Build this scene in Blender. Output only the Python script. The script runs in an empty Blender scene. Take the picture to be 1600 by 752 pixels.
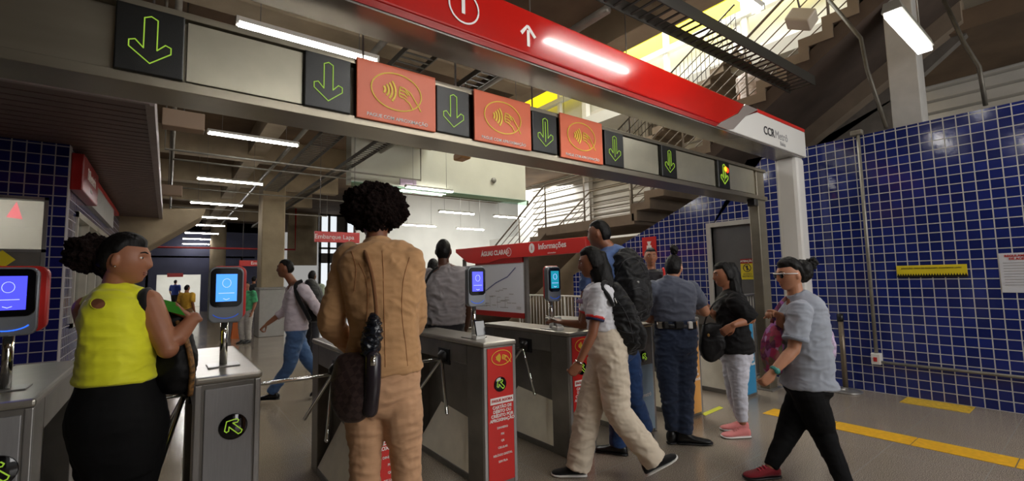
import bpy, bmesh, math, random
import numpy as np
from mathutils import Vector, Matrix, noise
random.seed(7)
V = Vector
SC = bpy.context.scene
# ------------------------------------------------------------------ camera
CAM_H, FPX = 1.45, 711.0
YAW, PITCH, ROLL = math.radians(37.13), math.radians(4.73), math.radians(1.19)
_cy, _sy = math.cos(YAW), math.sin(YAW)
_P = Matrix(((1, 0, 0), (0, math.cos(PITCH), -math.sin(PITCH)), (0, math.sin(PITCH), math.cos(PITCH))))
_Q = Matrix(((math.cos(ROLL), -math.sin(ROLL), 0), (math.sin(ROLL), math.cos(ROLL), 0), (0, 0, 1)))
_M = _Q @ _P @ Matrix(((_cy, -_sy, 0), (0, 0, 1), (_sy, _cy, 0)))
_MI = _M.transposed()
EYE = V((0, 0, CAM_H))
cr, cu, cf = _MI @ V((1, 0, 0)), _MI @ V((0, 1, 0)), _MI @ V((0, 0, 1))
cam = bpy.data.cameras.new('camera'); co = bpy.data.objects.new('camera', cam)
SC.collection.objects.link(co)
cam.sensor_width = 36.0; cam.lens = 36.0 * FPX / 1600.0; cam.clip_start = 0.05; cam.clip_end = 300
co.matrix_world = Matrix(((cr.x, cu.x, -cf.x, 0), (cr.y, cu.y, -cf.y, 0), (cr.z, cu.z, -cf.z, CAM_H), (0, 0, 0, 1)))
SC.camera = co
FR = V((_cy, -_sy, 0)); FF = V((_sy, _cy, 0))           # horizontal right / forward of the view
# ------------------------------------------------------------------ world, exposure
SC.view_settings.view_transform = 'Standard'; SC.view_settings.look = 'None'
SC.view_settings.gamma = 1.0; SC.view_settings.use_curve_mapping = False
SC.view_settings.exposure = 0.0
w = bpy.data.worlds.new('world'); SC.world = w; w.use_nodes = True
w.node_tree.nodes['Background'].inputs[0].default_value = (1.0, 0.98, 0.94, 1)
w.node_tree.nodes['Background'].inputs[1].default_value = 0.32
TUBE_E = 62.0
def area_lamp(name, loc, size, power, direction, color=(1, 1, 1)):
    l = bpy.data.lights.new(name, 'AREA'); l.shape = 'RECTANGLE'; l.size, l.size_y = size; l.energy = power; l.color = color
    o = bpy.data.objects.new(name, l); SC.collection.objects.link(o); o.location = loc
    o.rotation_euler = V(direction).to_track_quat('-Z', 'Y').to_euler(); return o
# skylight well above the stairs, then added fills: behind the camera, hall, corridor
area_lamp('stair_skylight', (9.5, 6.0, 8.3), (5, 8), 1100, (-.25, 0, -1), (1, .99, .93))
area_lamp('front_fill', (5.0, -5.5, 3.4), (6, 3), 280, (-.1, 1, -.22), (1, .98, .95))  # unseen fill lamp added behind the camera to light the near faces
area_lamp('hall_fill', (9.5, 13.3, 4.8), (5, 5), 600, (0, .1, -1), (1, .99, .95))  # fill lamp added below the slab to brighten the white wall
area_lamp('corridor_fill', (1.2, 34, 2.85), (3, 5), 160, (0, 0, -1))  # extra lamp added to brighten the far corridor
# ------------------------------------------------------------------ pixel helpers (1600x752 frame of the photograph)
def ray(px, py): return _MI @ V(((px - 800) / FPX, (376 - py) / FPX, 1.0))
def P(px, py, Z): return EYE + ray(px, py) * Z
def onX(px, py, X): d = ray(px, py); return EYE + d * (X / d.x)
def onY(px, py, Y): d = ray(px, py); return EYE + d * (Y / d.y)
def onZ(px, py, z): d = ray(px, py); return EYE + d * ((z - CAM_H) / d.z)
# ------------------------------------------------------------------ materials
def S(r, g, b):
    def c(u):
        u /= 255.0
        return u / 12.92 if u <= .04045 else ((u + .055) / 1.055) ** 2.4
    return (c(r), c(g), c(b), 1)
def mat(name, col, rough=.5, metal=0.0, var=0.0, vscale=8, bump=0.0, bscale=40, emit=None, estr=0, stretch=None, sss=0, coat=0, sheen=0, spec=None):
    m = bpy.data.materials.new(name); m.use_nodes = True; nt = m.node_tree; b = nt.nodes['Principled BSDF']
    b.inputs['Base Color'].default_value = col; b.inputs['Roughness'].default_value = rough; b.inputs['Metallic'].default_value = metal
    if emit: b.inputs['Emission Color'].default_value = emit; b.inputs['Emission Strength'].default_value = estr
    if sss: b.inputs['Subsurface Weight'].default_value = sss; b.inputs['Subsurface Radius'].default_value = (.02, .008, .004)
    if coat: b.inputs['Coat Weight'].default_value = coat; b.inputs['Coat Roughness'].default_value = .08
    if sheen: b.inputs['Sheen Weight'].default_value = sheen
    if spec is not None: b.inputs['Specular IOR Level'].default_value = spec
    if var or bump:
        tc = nt.nodes.new('ShaderNodeTexCoord'); mp = nt.nodes.new('ShaderNodeMapping'); nt.links.new(tc.outputs['Object'], mp.inputs['Vector'])
        if stretch: mp.inputs['Scale'].default_value = stretch
    if var:
        n = nt.nodes.new('ShaderNodeTexNoise'); n.inputs['Scale'].default_value = vscale; n.inputs['Detail'].default_value = 5
        nt.links.new(mp.outputs[0], n.inputs['Vector'])
        r = nt.nodes.new('ShaderNodeMapRange'); r.inputs[1].default_value = .3; r.inputs[2].default_value = .7; r.inputs[3].default_value = 1 - var; r.inputs[4].default_value = 1 + var
        nt.links.new(n.outputs['Fac'], r.inputs[0])
        mx = nt.nodes.new('ShaderNodeVectorMath'); mx.operation = 'SCALE'; mx.inputs[0].default_value = col[:3]
        nt.links.new(r.outputs[0], mx.inputs['Scale']); nt.links.new(mx.outputs[0], b.inputs['Base Color'])
    if bump:
        n2 = nt.nodes.new('ShaderNodeTexNoise'); n2.inputs['Scale'].default_value = bscale; n2.inputs['Detail'].default_value = 6
        nt.links.new(mp.outputs[0], n2.inputs['Vector'])
        bp = nt.nodes.new('ShaderNodeBump'); bp.inputs['Strength'].default_value = bump; bp.inputs['Distance'].default_value = .01
        nt.links.new(n2.outputs['Fac'], bp.inputs['Height']); nt.links.new(bp.outputs[0], b.inputs['Normal'])
    return m
def nnode(nt, t, **kw):
    n = nt.nodes.new(t)
    for k, v in kw.items(): setattr(n, k, v)
    return n
def math_node(nt, op, a, b=None):
    n = nt.nodes.new('ShaderNodeMath'); n.operation = op
    for i, x in enumerate((a, b)):
        if x is None: continue
        if isinstance(x, (int, float)): n.inputs[i].default_value = x
        else: nt.links.new(x, n.inputs[i])
    return n.outputs[0]
def tile_mat(name, axis, pitch, joint, col, grout, rough=.12, off=(0, 0), var=.25):
    """square glazed tiles; axis: the horizontal world axis the wall runs along"""
    m = bpy.data.materials.new(name); m.use_nodes = True; nt = m.node_tree; b = nt.nodes['Principled BSDF']
    g = nnode(nt, 'ShaderNodeNewGeometry'); s = nnode(nt, 'ShaderNodeSeparateXYZ'); nt.links.new(g.outputs['Position'], s.inputs[0])
    u, v = s.outputs[axis], s.outputs['Z']
    if axis == 'XY': pass
    def cell(o, of):
        a = math_node(nt, 'DIVIDE', math_node(nt, 'ADD', o, of + 100 * pitch), pitch)
        fr = math_node(nt, 'FRACT', a); d = math_node(nt, 'ABSOLUTE', math_node(nt, 'SUBTRACT', fr, .5))
        return math_node(nt, 'FLOOR', a), math_node(nt, 'GREATER_THAN', d, .5 - joint / pitch / 2), d
    cu_, ju, du = cell(u, off[0]); cv_, jv, dv = cell(v, off[1])
    j = math_node(nt, 'MAXIMUM', ju, jv)
    cb = nnode(nt, 'ShaderNodeCombineXYZ'); nt.links.new(cu_, cb.inputs[0]); nt.links.new(cv_, cb.inputs[1])
    wn = nnode(nt, 'ShaderNodeTexWhiteNoise'); nt.links.new(cb.outputs[0], wn.inputs['Vector'])
    k = math_node(nt, 'ADD', math_node(nt, 'MULTIPLY', wn.outputs['Value'], 2 * var), 1 - var)
    vm = nnode(nt, 'ShaderNodeVectorMath', operation='SCALE'); vm.inputs[0].default_value = col[:3]; nt.links.new(k, vm.inputs['Scale'])
    mx = nnode(nt, 'ShaderNodeMix', data_type='RGBA'); nt.links.new(j, mx.inputs[0]); nt.links.new(vm.outputs[0], mx.inputs[6]); mx.inputs[7].default_value = grout
    nt.links.new(mx.outputs[2], b.inputs['Base Color'])
    rr = math_node(nt, 'ADD', math_node(nt, 'MULTIPLY', j, .6), rough); nt.links.new(rr, b.inputs['Roughness'])
    wv = nnode(nt, 'ShaderNodeTexNoise'); wv.inputs['Scale'].default_value = 14; nt.links.new(g.outputs['Position'], wv.inputs['Vector'])
    h = math_node(nt, 'ADD', math_node(nt, 'MULTIPLY', j, -.6), math_node(nt, 'ADD', math_node(nt, 'MULTIPLY', wv.outputs['Fac'], .35), math_node(nt, 'MULTIPLY', wn.outputs['Value'], 0.05)))
    bp = nnode(nt, 'ShaderNodeBump'); bp.inputs['Strength'].default_value = .5; bp.inputs['Distance'].default_value = .004
    nt.links.new(h, bp.inputs['Height']); nt.links.new(bp.outputs[0], b.inputs['Normal'])
    return m
def floor_mat():
    m = bpy.data.materials.new('polished_granite'); m.use_nodes = True; nt = m.node_tree; b = nt.nodes['Principled BSDF']
    g = nnode(nt, 'ShaderNodeNewGeometry'); s = nnode(nt, 'ShaderNodeSeparateXYZ'); nt.links.new(g.outputs['Position'], s.inputs[0])
    def jn(o, of, pitch=.59, w_=.004):
        fr = math_node(nt, 'FRACT', math_node(nt, 'DIVIDE', math_node(nt, 'ADD', o, of + 59), pitch))
        return math_node(nt, 'GREATER_THAN', math_node(nt, 'ABSOLUTE', math_node(nt, 'SUBTRACT', fr, .5)), .5 - w_ / pitch / 2)
    j = math_node(nt, 'MAXIMUM', jn(s.outputs['Y'], -.0665 + .0, .59, .007), jn(s.outputs['X'], .1, 1.18, .006))
    n = nnode(nt, 'ShaderNodeTexNoise'); n.inputs['Scale'].default_value = 190; n.inputs['Detail'].default_value = 2; nt.links.new(g.outputs['Position'], n.inputs['Vector'])
    n2 = nnode(nt, 'ShaderNodeTexNoise'); n2.inputs['Scale'].default_value = .9; n2.inputs['Detail'].default_value = 4; nt.links.new(g.outputs['Position'], n2.inputs['Vector'])
    vo = nnode(nt, 'ShaderNodeTexVoronoi'); vo.inputs['Scale'].default_value = 260; nt.links.new(g.outputs['Position'], vo.inputs['Vector'])
    cr_ = nnode(nt, 'ShaderNodeValToRGB'); nt.links.new(n.outputs['Fac'], cr_.inputs[0])
    cr_.color_ramp.elements[0].position = .38; cr_.color_ramp.elements[0].color = S(88, 80, 71)
    cr_.color_ramp.elements[1].position = .66; cr_.color_ramp.elements[1].color = S(186, 172, 154)
    sc = nnode(nt, 'ShaderNodeVectorMath', operation='SCALE'); nt.links.new(cr_.outputs[0], sc.inputs[0])
    nt.links.new(math_node(nt, 'ADD', math_node(nt, 'MULTIPLY', n2.outputs['Fac'], .5), math_node(nt, 'ADD', math_node(nt, 'MULTIPLY', vo.outputs['Distance'], .35), .62)), sc.inputs['Scale'])
    mx = nnode(nt, 'ShaderNodeMix', data_type='RGBA'); nt.links.new(math_node(nt, 'MULTIPLY', j, .8), mx.inputs[0]); nt.links.new(sc.outputs[0], mx.inputs[6]); mx.inputs[7].default_value = S(150, 146, 138)
    nt.links.new(mx.outputs[2], b.inputs['Base Color'])
    nt.links.new(math_node(nt, 'ADD', math_node(nt, 'MULTIPLY', n2.outputs['Fac'], .16), .06), b.inputs['Roughness'])
    return m
MT = {}
MT['floor'] = floor_mat()
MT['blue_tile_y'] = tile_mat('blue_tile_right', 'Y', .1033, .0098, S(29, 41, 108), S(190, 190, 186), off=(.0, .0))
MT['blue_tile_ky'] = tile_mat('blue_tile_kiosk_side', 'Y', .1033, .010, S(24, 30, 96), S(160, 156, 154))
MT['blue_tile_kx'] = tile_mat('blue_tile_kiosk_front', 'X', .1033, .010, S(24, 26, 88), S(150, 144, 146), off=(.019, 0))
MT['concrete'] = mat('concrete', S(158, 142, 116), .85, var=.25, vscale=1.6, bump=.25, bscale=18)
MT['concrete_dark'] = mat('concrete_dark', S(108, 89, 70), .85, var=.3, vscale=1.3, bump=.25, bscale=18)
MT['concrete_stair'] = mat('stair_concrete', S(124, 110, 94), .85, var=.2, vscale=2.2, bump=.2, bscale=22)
MT['concrete_cream'] = mat('concrete_cream', S(186, 186, 170), .8, var=.08, vscale=1.3, bump=.12, bscale=16)
MT['white_wall'] = mat('white_wall_paint', S(214, 214, 208), .7, var=.05, vscale=1.5)
MT['slat'] = mat('white_siding', S(206, 202, 194), .55, var=.06, vscale=3)
MT['soffit'] = mat('maroon_soffit', S(100, 79, 77), .5, var=.12, vscale=4)
MT['soffit_edge'] = mat('soffit_fascia', S(138, 127, 125), .5, var=.1)
MT['tray'] = mat('galvanised_tray', S(92, 88, 80), .5, .5, var=.2, vscale=12)
MT['pipe'] = mat('grey_conduit', S(140, 136, 126), .4, .4, var=.15, vscale=9)
MT['steel'] = mat('brushed_steel', S(160, 158, 156), .3, .7, var=.08, vscale=30, stretch=(8, 8, .6), bump=.03, bscale=120)
MT['steel_front'] = mat('grey_steel_panel', S(150, 149, 150), .4, .45, var=.05, vscale=20, stretch=(6, 6, .5))
MT['steel_light'] = mat('bright_steel', S(190, 184, 170), .3, .55, var=.06, vscale=12)
MT['steel_dark'] = mat('dark_steel', S(118, 114, 109), .34, .4, var=.12, vscale=8)
MT['chrome'] = mat('chrome', S(220, 220, 218), .12, 1.0)
MT['steel_beam'] = mat('satin_steel_beam', S(146, 139, 124), .3, .85, var=.1, vscale=3, stretch=(.6, 1, 3))
MT['beam_under'] = mat('polished_beam_soffit', S(150, 146, 142), .22, .5)
MT['black'] = mat('black_plastic', S(16, 16, 18), .35)
MT['black_gloss'] = mat('black_glass', S(8, 8, 12), .06, coat=.5)
MT['led_face'] = mat('black_led_face', S(9, 11, 10), .28, bump=.1, bscale=300)
MT['led'] = mat('green_led', S(110, 150, 40), .5, emit=S(172, 214, 62), estr=.5)
MT['led_orange'] = mat('amber_led', S(255, 150, 30), .5, emit=S(255, 150, 20), estr=2.6)
MT['led_red'] = mat('red_led', S(255, 60, 20), .5, emit=S(255, 50, 20), estr=2.2)
MT['orange'] = mat('orange_print', S(224, 108, 70), .4)
MT['orange_panel'] = mat('amber_print', S(222, 160, 84), .45)
MT['cyan'] = mat('cyan_print', S(52, 142, 190), .45)
MT['paleblue'] = mat('pale_blue_print', S(150, 172, 190), .4)
MT['yellow_ink'] = mat('yellow_ink', S(240, 208, 62), .5)
MT['white_ink'] = mat('white_ink', S(235, 230, 226), .5)
MT['grey_ink'] = mat('grey_ink', S(150, 150, 152), .5)
MT['dark_ink'] = mat('dark_ink', S(40, 40, 46), .5)
MT['red_ink'] = mat('red_ink', S(190, 40, 40), .5)
MT['blue_ink'] = mat('blue_ink', S(70, 78, 130), .5)
MT['red_sign'] = mat('red_gloss_sign', S(182, 20, 12), .2, coat=.6)
MT['red'] = mat('red_print', S(200, 34, 28), .35)
MT['red_dark'] = mat('dark_red_print', S(150, 24, 22), .3)
MT['white_gloss'] = mat('white_gloss', S(225, 224, 220), .3)
MT['white_column'] = mat('white_column_paint', S(222, 220, 216), .4, var=.03, vscale=3)
MT['grey_column'] = mat('grey_column_paint', S(170, 168, 164), .55, var=.06)
MT['yellow'] = mat('yellow_floor_paint', S(232, 176, 30), .45, var=.12, vscale=25)
MT['yellow_sign'] = mat('yellow_sign', S(226, 206, 40), .4)
MT['yellow_skylight'] = mat('yellow_translucent_sheet', S(250, 235, 60), .5, emit=S(250, 232, 40), estr=.85)
MT['tube'] = mat('lit_tube', S(255, 255, 255), .4, emit=(1, .98, .95, 1), estr=TUBE_E)
MT['fixture'] = mat('lamp_housing', S(190, 188, 178), .45)
MT['fixture_dark'] = mat('lamp_housing_grey', S(120, 118, 108), .45)
MT['door'] = mat('grey_door', S(88, 88, 90), .5, var=.06)
MT['door_frame'] = mat('door_frame', S(178, 176, 172), .45)
MT['kiosk_in'] = mat('kiosk_inner_wall', S(208, 196, 184), .7)
MT['paper'] = mat('paper', S(205, 208, 216), .6)
MT['glassy'] = mat('screen_glass', S(10, 10, 14), .05)
def glass_mat(name, tint, rough=.02):
    m = bpy.data.materials.new(name); m.use_nodes = True; nt = m.node_tree; nt.nodes.remove(nt.nodes['Principled BSDF'])
    o = nt.nodes['Material Output']; t = nnode(nt, 'ShaderNodeBsdfTransparent'); t.inputs[0].default_value = tint
    g = nnode(nt, 'ShaderNodeBsdfGlossy'); g.inputs['Roughness'].default_value = rough; f = nnode(nt, 'ShaderNodeFresnel'); f.inputs[0].default_value = 1.5
    mx = nnode(nt, 'ShaderNodeMixShader'); nt.links.new(f.outputs[0], mx.inputs[0]); nt.links.new(t.outputs[0], mx.inputs[1]); nt.links.new(g.outputs[0], mx.inputs[2]); nt.links.new(mx.outputs[0], o.inputs[0])
    return m
MT['glass'] = glass_mat('window_glass', (.86, .9, .88, 1))
MT['green_glass'] = glass_mat('green_glass', (.72, .86, .78, 1))
# ------------------------------------------------------------------ mesh helpers
def cr_spline(pts, sub):
    """Catmull-Rom through a list of equal-length float lists"""
    A = [np.array(p, float) for p in pts]; n = len(A)
    if n < 3 or sub < 2:
        if n == 2 and sub > 1: return [A[0] + (A[1] - A[0]) * i / sub for i in range(sub + 1)]
        return A
    out = []
    for i in range(n - 1):
        p0, p1, p2, p3 = A[max(i - 1, 0)], A[i], A[i + 1], A[min(i + 2, n - 1)]
        for k in range(sub):
            t = k / sub
            out.append(.5 * ((2 * p1) + (-p0 + p2) * t + (2 * p0 - 5 * p1 + 4 * p2 - p3) * t * t + (-p0 + 3 * p1 - 3 * p2 + p3) * t ** 3))
    out.append(A[-1]); return out
class MB:
    def __init__(s): s.v = []; s.f = []; s.m = []; s.s = []
    def add(s, vs, fs, mi=0, smooth=False):
        o = len(s.v); s.v += [V(p) for p in vs]
        for f in fs: s.f.append(tuple(i + o for i in f)); s.m.append(mi); s.s.append(smooth)
        return s
    def box(s, x0, x1, y0, y1, z0, z1, mi=0):
        vs = [(x, y, z) for z in (z0, z1) for y in (y0, y1) for x in (x0, x1)]
        return s.add(vs, [(0, 2, 3, 1), (4, 5, 7, 6), (0, 1, 5, 4), (2, 6, 7, 3), (0, 4, 6, 2), (1, 3, 7, 5)], mi)
    def obox(s, c, ax, ay, az, mi=0):
        c = V(c); ax, ay, az = V(ax), V(ay), V(az)
        vs = [c + ax * i + ay * j + az * k for k in (-1, 1) for j in (-1, 1) for i in (-1, 1)]
        return s.add(vs, [(0, 2, 3, 1), (4, 5, 7, 6), (0, 1, 5, 4), (2, 6, 7, 3), (0, 4, 6, 2), (1, 3, 7, 5)], mi)
    def prism(s, poly, vec, mi=0):
        n = len(poly); vec = V(vec); a = [V(p) for p in poly]; b = [p + vec for p in a]
        fs = [tuple(range(n)), tuple(range(2 * n - 1, n - 1, -1))] + [(i, (i + 1) % n, n + (i + 1) % n, n + i) for i in range(n)]
        return s.add(a + b, fs, mi)
    def rings(s, R, mi=0, closed=True, smooth=True, cap=True):
        n = len(R[0]); vs = [p for r in R for p in r]; fs = []
        for i in range(len(R) - 1):
            for k in range(n if closed else n - 1):
                fs.append((i * n + k, i * n + (k + 1) % n, (i + 1) * n + (k + 1) % n, (i + 1) * n + k))
        if cap and closed: fs.append(tuple(range(n - 1, -1, -1))); fs.append(tuple((len(R) - 1) * n + k for k in range(n)))
        return s.add(vs, fs, mi, smooth)
    def tube(s, pts, r, n=10, mi=0, round_=False, sub=1):
        rs = r if isinstance(r, (list, tuple)) else [r] * len(pts)
        q = cr_spline([list(V(p)) + [rr] for p, rr in zip(pts, rs)], sub); pts = [V(p[:3]) for p in q]; rs = [max(p[3], .0005) for p in q]
        if round_:
            d0 = (pts[0] - pts[1]).normalized(); d1 = (pts[-1] - pts[-2]).normalized(); r0, r1 = rs[0], rs[-1]; A, B = pts[0], pts[-1]
            pre = [(A + d0 * r0 * math.sin(a), r0 * math.cos(a)) for a in (1.45, 1.1, .75, .4)]
            post = [(B + d1 * r1 * math.sin(a), r1 * math.cos(a)) for a in (.4, .75, 1.1, 1.45)] if round_ != 'start' else []
            pts = [p for p, _ in pre] + pts + [p for p, _ in post]; rs = [x for _, x in pre] + rs + [x for _, x in post]
        R = []; u = None
        for i, p in enumerate(pts):
            t = (pts[min(i + 1, len(pts) - 1)] - pts[max(i - 1, 0)])
            t = t.normalized() if t.length > 1e-9 else V((0, 0, 1))
            if u is None:
                u = t.cross(V((0, 0, 1)) if abs(t.z) < .9 else V((1, 0, 0))).normalized()
            u = (u - t * u.dot(t)).normalized(); w_ = t.cross(u)
            R.append([p + (u * math.cos(2 * math.pi * k / n) + w_ * math.sin(2 * math.pi * k / n)) * rs[i] for k in range(n)])
        return s.rings(R, mi)
    def lathe(s, c, prof, n=24, mi=0, ax=(0, 0, 1)):
        c = V(c); a = V(ax).normalized(); u = a.orthogonal().normalized(); w_ = a.cross(u)
        R = [[c + a * z + (u * math.cos(2 * math.pi * k / n) + w_ * math.sin(2 * math.pi * k / n)) * max(r, .0004) for k in range(n)] for r, z in prof]
        return s.rings(R, mi)
    def ell(s, c, rx, ry, rz, M=None, n=20, m=12, mi=0, disp=None):
        c = V(c); R = []
        for i in range(m + 1):
            th = math.pi * i / m; ring = []
            for k in range(n):
                ph = 2 * math.pi * k / n
                d = V((math.sin(th) * math.cos(ph), math.sin(th) * math.sin(ph), math.cos(th)))
                if i in (0, m): d = V((math.cos(ph) * 1e-3, math.sin(ph) * 1e-3, math.cos(th)))
                p = V((d.x * rx, d.y * ry, d.z * rz))
                if disp: p = disp(p, d)
                ring.append(c + (M @ p if M else p))
            R.append(ring)
        return s.rings(R, mi)
    def plate(s, F, poly, t=.002, off=0.0, mi=0):
        """polygon (u, v) on frame F, standing off its face"""
        O, r, u, n = F
        s.prism([O + r * a + u * b + n * off for a, b in poly], n * t, mi); return s
    def mesh(s, me, M, mi=0):
        vs = [M @ v.co for v in me.vertices]; fs = [tuple(p.vertices) for p in me.polygons]; return s.add(vs, fs, mi)
    def xf(s, M):
        s.v = [M @ p for p in s.v]; return s
def frame(o, r, u): r = V(r).normalized(); u = V(u).normalized(); return (V(o), r, u, r.cross(u).normalized())
def to_mesh(mb, name, mats, recalc=True, loc=None):
    me = bpy.data.meshes.new(name)
    vs = mb.v if loc is None else [p - loc for p in mb.v]
    me.from_pydata([tuple(p) for p in vs], [], mb.f)
    for m_ in mats: me.materials.append(m_)
    for p, mi, sm in zip(me.polygons, mb.m, mb.s): p.material_index = mi; p.use_smooth = sm
    if recalc:
        b = bmesh.new(); b.from_mesh(me); bmesh.ops.recalc_face_normals(b, faces=b.faces); b.to_mesh(me); b.free()
    me.update(); return me
def link(o): SC.collection.objects.link(o); return o
def tag(o, label=None, cat=None, group=None, kind=None):
    for k, v in (('label', label), ('category', cat), ('group', group), ('kind', kind)):
        if v: o[k] = v
    return o
def thing(name, loc, label, cat, group=None):
    o = bpy.data.objects.new(name, None); o.empty_display_size = .1; link(o); o.location = V(loc); o.rotation_euler = (0, 0, 0)
    return tag(o, label, cat, group)
def obj(name, mb, mats, parent=None, bevel=0, label=None):
    """world-space mesh; below a parent it is shifted to the parent's origin"""
    if not isinstance(mats, (list, tuple)): mats = [mats]
    loc = None
    if parent is not None:
        loc = V((0, 0, 0)); q = parent
        while q is not None: loc = loc + q.location; q = q.parent
        me = to_mesh(mb, name, mats, loc=loc); o = bpy.data.objects.new(name, me); link(o); o.parent = parent
    else:
        lo = V((min(p.x for p in mb.v) + max(p.x for p in mb.v), min(p.y for p in mb.v) + max(p.y for p in mb.v), 0)) * .5; lo.z = min(p.z for p in mb.v)
        me = to_mesh(mb, name, mats, loc=lo); o = bpy.data.objects.new(name, me); link(o); o.location = lo
    if bevel:
        md = o.modifiers.new('b', 'BEVEL'); md.width = bevel; md.segments = 2; md.limit_method = 'ANGLE'; md.angle_limit = .6
    if label: o['label'] = label
    return o
def struct(name, mb, mats, parent=None, bevel=0):
    o = obj(name, mb, mats, parent, bevel)
    if parent is None: o['kind'] = 'structure'
    return o
def kids(o): return [c for c in bpy.data.objects if c.parent == o]
def copy_tree(o, loc, label=None, group=None):
    ch = {}
    for c in bpy.data.objects:
        if c.parent: ch.setdefault(c.parent.name, []).append(c)
    def rec(a, par):
        for c in ch.get(a.name, []):
            d = c.copy(); link(d); d.parent = par; rec(c, d)
    r = o.copy(); link(r); r.location = V(loc); rec(o, r)
    if label: r['label'] = label
    if group: r['group'] = group
    return r
def text_mesh(body, size, bold=0.0, align='CENTER', space=1.0):
    cu_ = bpy.data.curves.new('t', 'FONT'); cu_.body = body; cu_.size = size; cu_.align_x = align; cu_.align_y = 'CENTER'; cu_.extrude = .0012; cu_.offset = bold; cu_.resolution_u = 3; cu_.space_line = space
    o = bpy.data.objects.new('t', cu_); link(o); dg = bpy.context.evaluated_depsgraph_get(); dg.update()
    me = bpy.data.meshes.new_from_object(o.evaluated_get(dg)); bpy.data.objects.remove(o); bpy.data.curves.remove(cu_); return me
def add_text(mb, F, body, u, v, size, bold=0.0, align='CENTER', off=.002, mi=0, sx=1.0, rot=0, space=1.0):
    me = text_mesh(body, size, bold, align, space); O, r, up, n = F
    c_, s_ = math.cos(rot), math.sin(rot); r2 = r * c_ + up * s_; u2 = up * c_ - r * s_; o = O + r * u + up * v + n * off
    M = Matrix(((r2.x * sx, u2.x, n.x, o.x), (r2.y * sx, u2.y, n.y, o.y), (r2.z * sx, u2.z, n.z, o.z), (0, 0, 0, 1)))
    mb.mesh(me, M, mi); bpy.data.meshes.remove(me)
def stroke(mb, F, pts, w_, off=.003, mi=0, closed=False):
    """flat ribbon line on a frame"""
    O, r, u, n = F; q = list(pts) + ([pts[0]] if closed else [])
    for i_, (a, b) in enumerate(zip(q[:-1], q[1:])):
        a2, b2 = V((a[0], a[1])), V((b[0], b[1])); d = b2 - a2
        if d.length < 1e-6: continue
        d.normalize(); e = V((-d.y, d.x)) * w_ / 2; a3 = a2 - d * w_ * .3; b3 = b2 + d * w_ * .3
        mb.plate(F, [tuple(a3 + e), tuple(a3 - e), tuple(b3 - e), tuple(b3 + e)], (.0012, .0016, .0020)[i_ % 3], off, mi)
def ellipse(cx, cy, a, b, n=40, a0=0, a1=2 * math.pi): return [(cx + a * math.cos(a0 + (a1 - a0) * i / n), cy + b * math.sin(a0 + (a1 - a0) * i / n)) for i in range(n + (0 if abs(a1 - a0 - 2 * math.pi) < 1e-6 else 1))]
# frames facing the camera side: -Y faces and -X faces
def FY(x, y, z): return frame((x, y, z), (1, 0, 0), (0, 0, 1))       # normal -Y
def FX(x, y, z): return frame((x, y, z), (0, -1, 0), (0, 0, 1))      # normal -X
def FXp(x, y, z): return frame((x, y, z), (0, 1, 0), (0, 0, 1))      # normal +X
# ================================================================== SETTING
WX = 6.82
struct('floor', MB().box(-9, 30, -9, 50, -.12, 0), MT['floor'])
# right tiled wall, top cut along the stair
a1, a2 = onX(1000, 365, WX), onX(1120, 290, WX)
sl = (a2.z - a1.z) / (a1.y - a2.y); ycut = a1.y - (3.13 - a1.z) / sl
yend = 6.9; zend = a1.z - (yend - a1.y) * sl
D0, D1, DZ = 3.18, 3.80, 2.18
mb = MB(); T = .18
mb.prism([(WX, -4, 0), (WX, D0, 0), (WX, D0, 3.13), (WX, -4, 3.13)], (T, 0, 0))
mb.prism([(WX, D0, DZ), (WX, D1, DZ), (WX, D1, a1.z + (a1.y - D1) * sl), (WX, ycut, 3.13), (WX, D0, 3.13)], (T, 0, 0))
mb.prism([(WX, D1, 0), (WX, yend, 0), (WX, yend, zend), (WX, D1, a1.z + (a1.y - D1) * sl)], (T, 0, 0))
wr = struct('wall_right', mb, MT['blue_tile_y'])
d = struct('door_1', MB().box(WX + .05, WX + .1, D0, D1, 0, DZ), MT['door'])
mb = MB(); mb.box(WX - .03, WX + .12, D0 - .07, D0, 0, DZ + .07).box(WX - .03, WX + .12, D1, D1 + .07, 0, DZ + .07).box(WX - .03, WX + .12, D0, D1, DZ, DZ + .07)
obj('door_frame', mb, MT['door_frame'], d)
mb = MB(); mb.tube([(WX + .05, D1 - .08, 1.02), (WX - .0, D1 - .08, 1.02), (WX - .0, D1 - .2, 1.02)], .009); obj('door_handle', mb, MT['chrome'], d)
# ceiling slab, beams
CZ = 4.9
mb = MB(); mb.box(-9, 4.8, -7, 34, CZ, CZ + .25).box(4.8, 12.0, 9.86, 34, CZ, CZ + .25)
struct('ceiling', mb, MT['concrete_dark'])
k = 1
for y in (-1.5, 2.1, 5.2, 8.6, 12.0, 15.4, 18.8, 24, 30):
    struct('trim_%d' % k, MB().box(-9, 4.44, y, y + .35, 4.35, CZ), MT['concrete'], bevel=.01); k += 1
for x in (-2.4, 1.4, 4.45):
    struct('trim_%d' % k, MB().box(x, x + .35, -7, 34 if x < 4 else 9.4, 4.45, CZ - .005), MT['concrete'], bevel=.01); k += 1
# cream fascia of the upper floor
e0, e1 = onY(600, 288, 9.5), onY(822, 318, 9.5)
struct('trim_%d' % k, MB().box(3.0, 7.7, 9.5, 9.85, 3.52, 6.5), MT['concrete_cream'], bevel=.01); k += 1
struct('trim_%d' % k, MB().box(3.0, 7.72, 9.42, 9.5, 3.40, 3.53), MT['green_glass']); k += 1
struct('wall_back', MB().box(onY(556, 400, 17).x, 16, 17, 17.2, 0, 5), MT['white_wall'])
struct('wall_stair', MB().box(11.6, 11.8, -4, 17, 0, 3.2), MT['white_wall'])
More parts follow.
